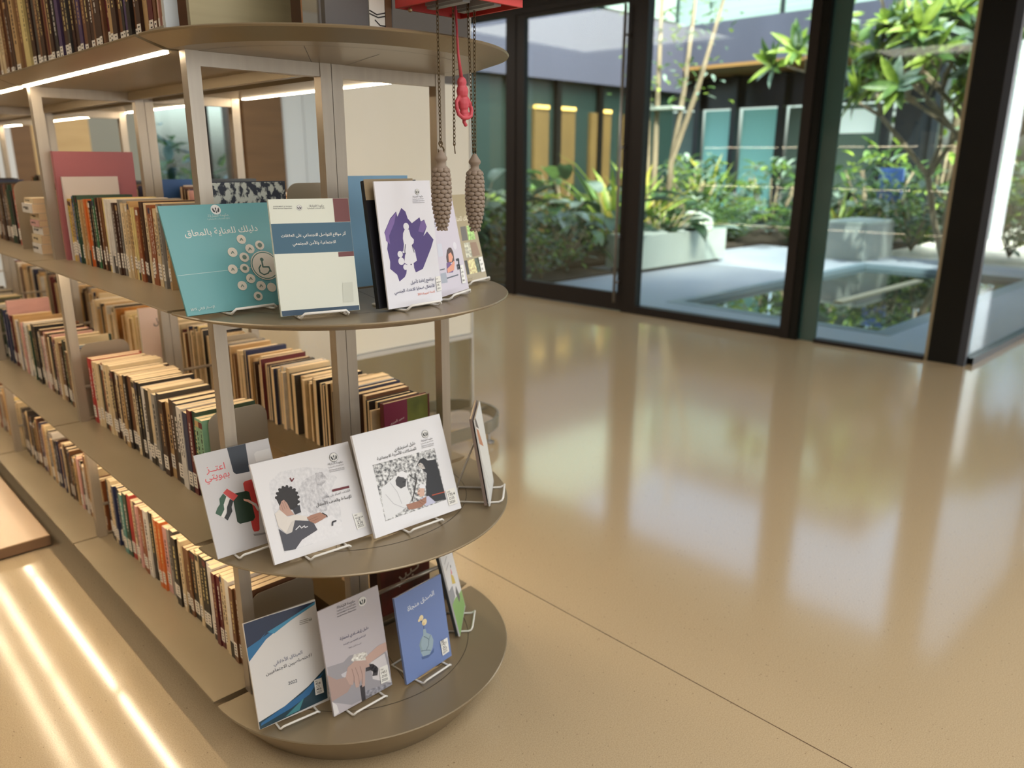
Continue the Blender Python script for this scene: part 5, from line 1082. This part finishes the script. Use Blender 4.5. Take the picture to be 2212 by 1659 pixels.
PL = [('spiky','spiky yellow-green clump behind the left part of the bench',8.6,6.0,1.6),('spiky','spiky lime clump left of the stone pot',9.5,6.2,1.5),('broad','dark broad-leaved shrub behind the bench middle',9.1,5.5,1.25),('broad','dark leafy shrub behind the bench, nearest the door post',8.0,5.55,1.3),
 ('broad','shady leafy shrub seen through the door beside the pull bar',7.15,5.9,1.2),('bush','small-leaved shady bush seen low through the door',6.75,5.35,.8),('broad','large-leaved shrub in the left half of the door view',6.4,6.9,1.5),('bush','bush at the left edge of the door view',6.1,5.75,.85),('fern','fern behind the shady bushes in the door view',7.5,7.3,1.5),('bush','low bush against the door glass, left part',6.0,5.05,.55),
 ('bush','tall dark bush left of the door frame',6.3,8.2,1.7),('broad','dark shrub left of the door frame, close to the glass',5.95,6.9,1.3),
 ('fern','pale fern above the right end of the bench',10.1,6.3,1.4),('fern','fern right of the stone pot',11.1,6.0,1.25),('fern','large arching fern beside the mullion',12.0,5.95,1.4),('broad','silvery shrub behind the stone pot',10.8,6.9,1.5),('bush','round bush between pot and far columns',12.1,7.0,1.4),('spiky','spiky clump under the long fascia',13.2,7.3,1.6),
 ('fern','low fern at the far paving edge',12.95,5.2,1.1),('broad','leafy shrub left of the stone block',13.1,4.5,1.25),('bush','yellowish bush behind the stone block',13.4,3.85,1.2),('spiky','yellow spiky clump behind the stone block',12.75,4.3,1.0),('bush','dense bush right of the stone block',12.9,3.1,1.15),('broad','large shrub below the frangipani',13.6,2.4,1.4),
 ('bush','bush beside the black corner column view',13.1,1.7,1.1),('fern','fern in front of the sunlit ground',13.0,1.0,1.0),('fern','fern behind the dense right bush',14.1,3.4,1.5),('bush','tall bush under the bright opening',14.7,4.5,1.7),('bush','bush in front of the far lit windows',14.3,8.4,1.6),('broad','shrub in front of the left glass wing',9.8,8.1,1.7),('fern','fern in front of the wood panels',8.5,8.3,1.7),('bush','rounded bush before the recessed dark wall',13.9,6.2,1.5),
 ('bush','sunny bush seen through the right glass wall',17.5,2.2,1.6),('bush','second sunny bush seen through the right glass wall',20.5,3.0,2.0),('bush','hedge bush beyond the far end of the pool',19.0,4.8,2.4),('bush','green bush behind the distant back windows',2.9,9.6,1.9),('bush','small bush behind the distant back windows',3.5,9.3,1.4)]
for i, (kd, lb2, x, y, s) in enumerate(PL):
    plant(kd, i, {'spiky':'spiky_plant','broad':'broad_leaved_shrub','fern':'fern','bush':'bush'}[kd], lb2, x, y, s, .05 if x > 4 else 0)
bx('garden_lawn', (-2,8.25,-.1), (5.1,14,-.005), M_SOIL, 'ground behind the distant back windows', 'ground')
bx('outer_ground', (12.0,9.3,-.3), (40,30,-.15), M_SOIL, 'ground behind the courtyard buildings', 'ground')
# frangipani on the right, slim multi-stem tree with stakes on the left, far trees
def frangipani():
    rnd = random.Random(5); t = thing('frangipani_tree', 'frangipani tree with bright long leaves and white flowers, right pane', 'tree', None, T(10.85,3.25,0))
    tr = MB(); fo = MB(); fl = MB(); tips = []
    def grow(p, d, L, r, n):
        e = p+d*L; mid = p+d*L*.5+Vector((rnd.uniform(-.06,.06), rnd.uniform(-.06,.06), .02)); tr.tube([p,mid,e], [r,r*.88,r*.78], M_STEM, 7)
        if n == 0: tips.append((e, d)); return
        for i in range(rnd.choice([2,3])):
            a = rnd.uniform(0,2*PI); nd = (d*.75+Vector((math.cos(a), math.sin(a), rnd.uniform(-.15,.45)))*.62).normalized(); grow(e, nd, L*rnd.uniform(.62,.85), r*.72, n-1)
    grow(Vector((1.2,-.95,0)), Vector((-.05,.02,1)), 1.25, .075, 4); grow(Vector((.9,-1.05,0)), Vector((-.2,.25,1)).normalized(), 1.35, .055, 4); grow(Vector((1.0,-1.0,.0)), Vector((-.1,-.2,1)).normalized(), 1.2, .05, 4)
    for e, d in tips:
        q_ = d.to_track_quat('Z','Y').to_matrix().to_4x4()
        for i in range(14):
            blade(fo, T(*e) @ q_ @ Rz(i*2.4+rnd.random()) @ Matrix.Rotation(-rnd.uniform(.05,.9), 4, 'Y'), rnd.uniform(.34,.50), rnd.uniform(.10,.145), rnd.uniform(.1,.8), G[rnd.choice(['lime','lime','mid','mid','pale'])], 4)
        if rnd.random() < .55:
            for i in range(4):
                c = e+Vector((rnd.uniform(-.06,.06), rnd.uniform(-.06,.06), rnd.uniform(.05,.13)))
                for k in range(5): blade(fl, T(*c) @ Rz(k*2*PI/5) @ Matrix.Rotation(-.35, 4, 'Y'), .05, .035, .3, mat('white_petal', (240,238,228), .5), 2)
    tr.build('trunk', t); fo.build('foliage', t); fl.build('flowers', t)
frangipani()
def slim_tree():
    rnd = random.Random(8); t = thing('slim_tree', 'slim pale multi-stem tree tied to stakes beside the door post', 'tree', None, T(10.6,6.75,.05))
    tr = MB(); fo = MB()
    for bx0, by0, ex, ey, h in ((0,0,.02,.05,5),(.12,-.25,.3,-.5,5),(-.05,.12,-.1,.2,4.6),(.05,-.3,.2,-1.1,4.2)):
        tr.tube([(bx0,by0,0),(bx0*1.1,by0,1.4),((bx0+ex)/2,(by0+ey)/2,2.6),(ex,ey,h)], [.055,.05,.042,.02], M_STEM, 8)
        for i in range(60):
            z = rnd.uniform(2.4,h); f = (z-1.4)/(h-1.4); fo_p = Vector((bx0+(ex-bx0)*f+rnd.gauss(0,.28), by0+(ey-by0)*f+rnd.gauss(0,.28), z))
            blade(fo, T(*fo_p) @ Rz(rnd.uniform(0,2*PI)) @ Matrix.Rotation(rnd.uniform(-.5,.8), 4, 'Y'), rnd.uniform(.10,.18), rnd.uniform(.05,.08), .5, G[rnd.choice(['mid','pale','lime'])], 3)
    tr.build('trunk', t); fo.build('foliage', t)
    q = MB(); q.box((-.16,-.4,2.28), (.22,.2,2.33), M_STONE); q.build('tie', t)
slim_tree()
def far_tree(label, x, y, h, r, seed):
    rnd = random.Random(seed); t = thing('garden_tree', label, 'tree', 'trees beyond the courtyard', T(x,y,-.02)); q = MB(); q.tube([(0,0,0),(.1,0,h*.5),(0,.1,h*.8)], [.16,.12,.05], M_STEM, 8); q.build('trunk', t)
    f = MB()
    for i in range(420):
        v = Vector((rnd.gauss(0,1), rnd.gauss(0,1), rnd.gauss(0,1))).normalized()*r*rnd.uniform(.5,1); v.z = v.z*.9+h*.72
        blade(f, T(*v) @ Rz(rnd.uniform(0,2*PI)) @ Matrix.Rotation(rnd.uniform(-.7,.9), 4, 'Y'), rnd.uniform(.35,.6), rnd.uniform(.18,.3), .6, G[rnd.choice(['mid','lime','mid','pale'])], 2)
    f.build('foliage', t)
far_tree('bright tree beyond the right end of the fascia building', 22, 5.6, 5.5, 2.2, 3); far_tree('sunlit tree beyond the right glass wall', 25, 2.2, 5.0, 2.2, 4); far_tree('tree far behind the frangipani', 21, 8.6, 7.5, 2.6, 6)
sg_ = thing('blue_sign', 'small blue board among the plants under the frangipani', 'sign', None, T(13.9,3.75,.04)); q = MB(); q.box((0,0,.75), (.04,.42,1.35), mat('blue_board', (70,104,176), .5)); q.build('board', sg_); q = MB(); q.tube([(.02,.21,0),(.02,.21,.75)], .02, M_STEEL, 8); q.build('post', sg_)
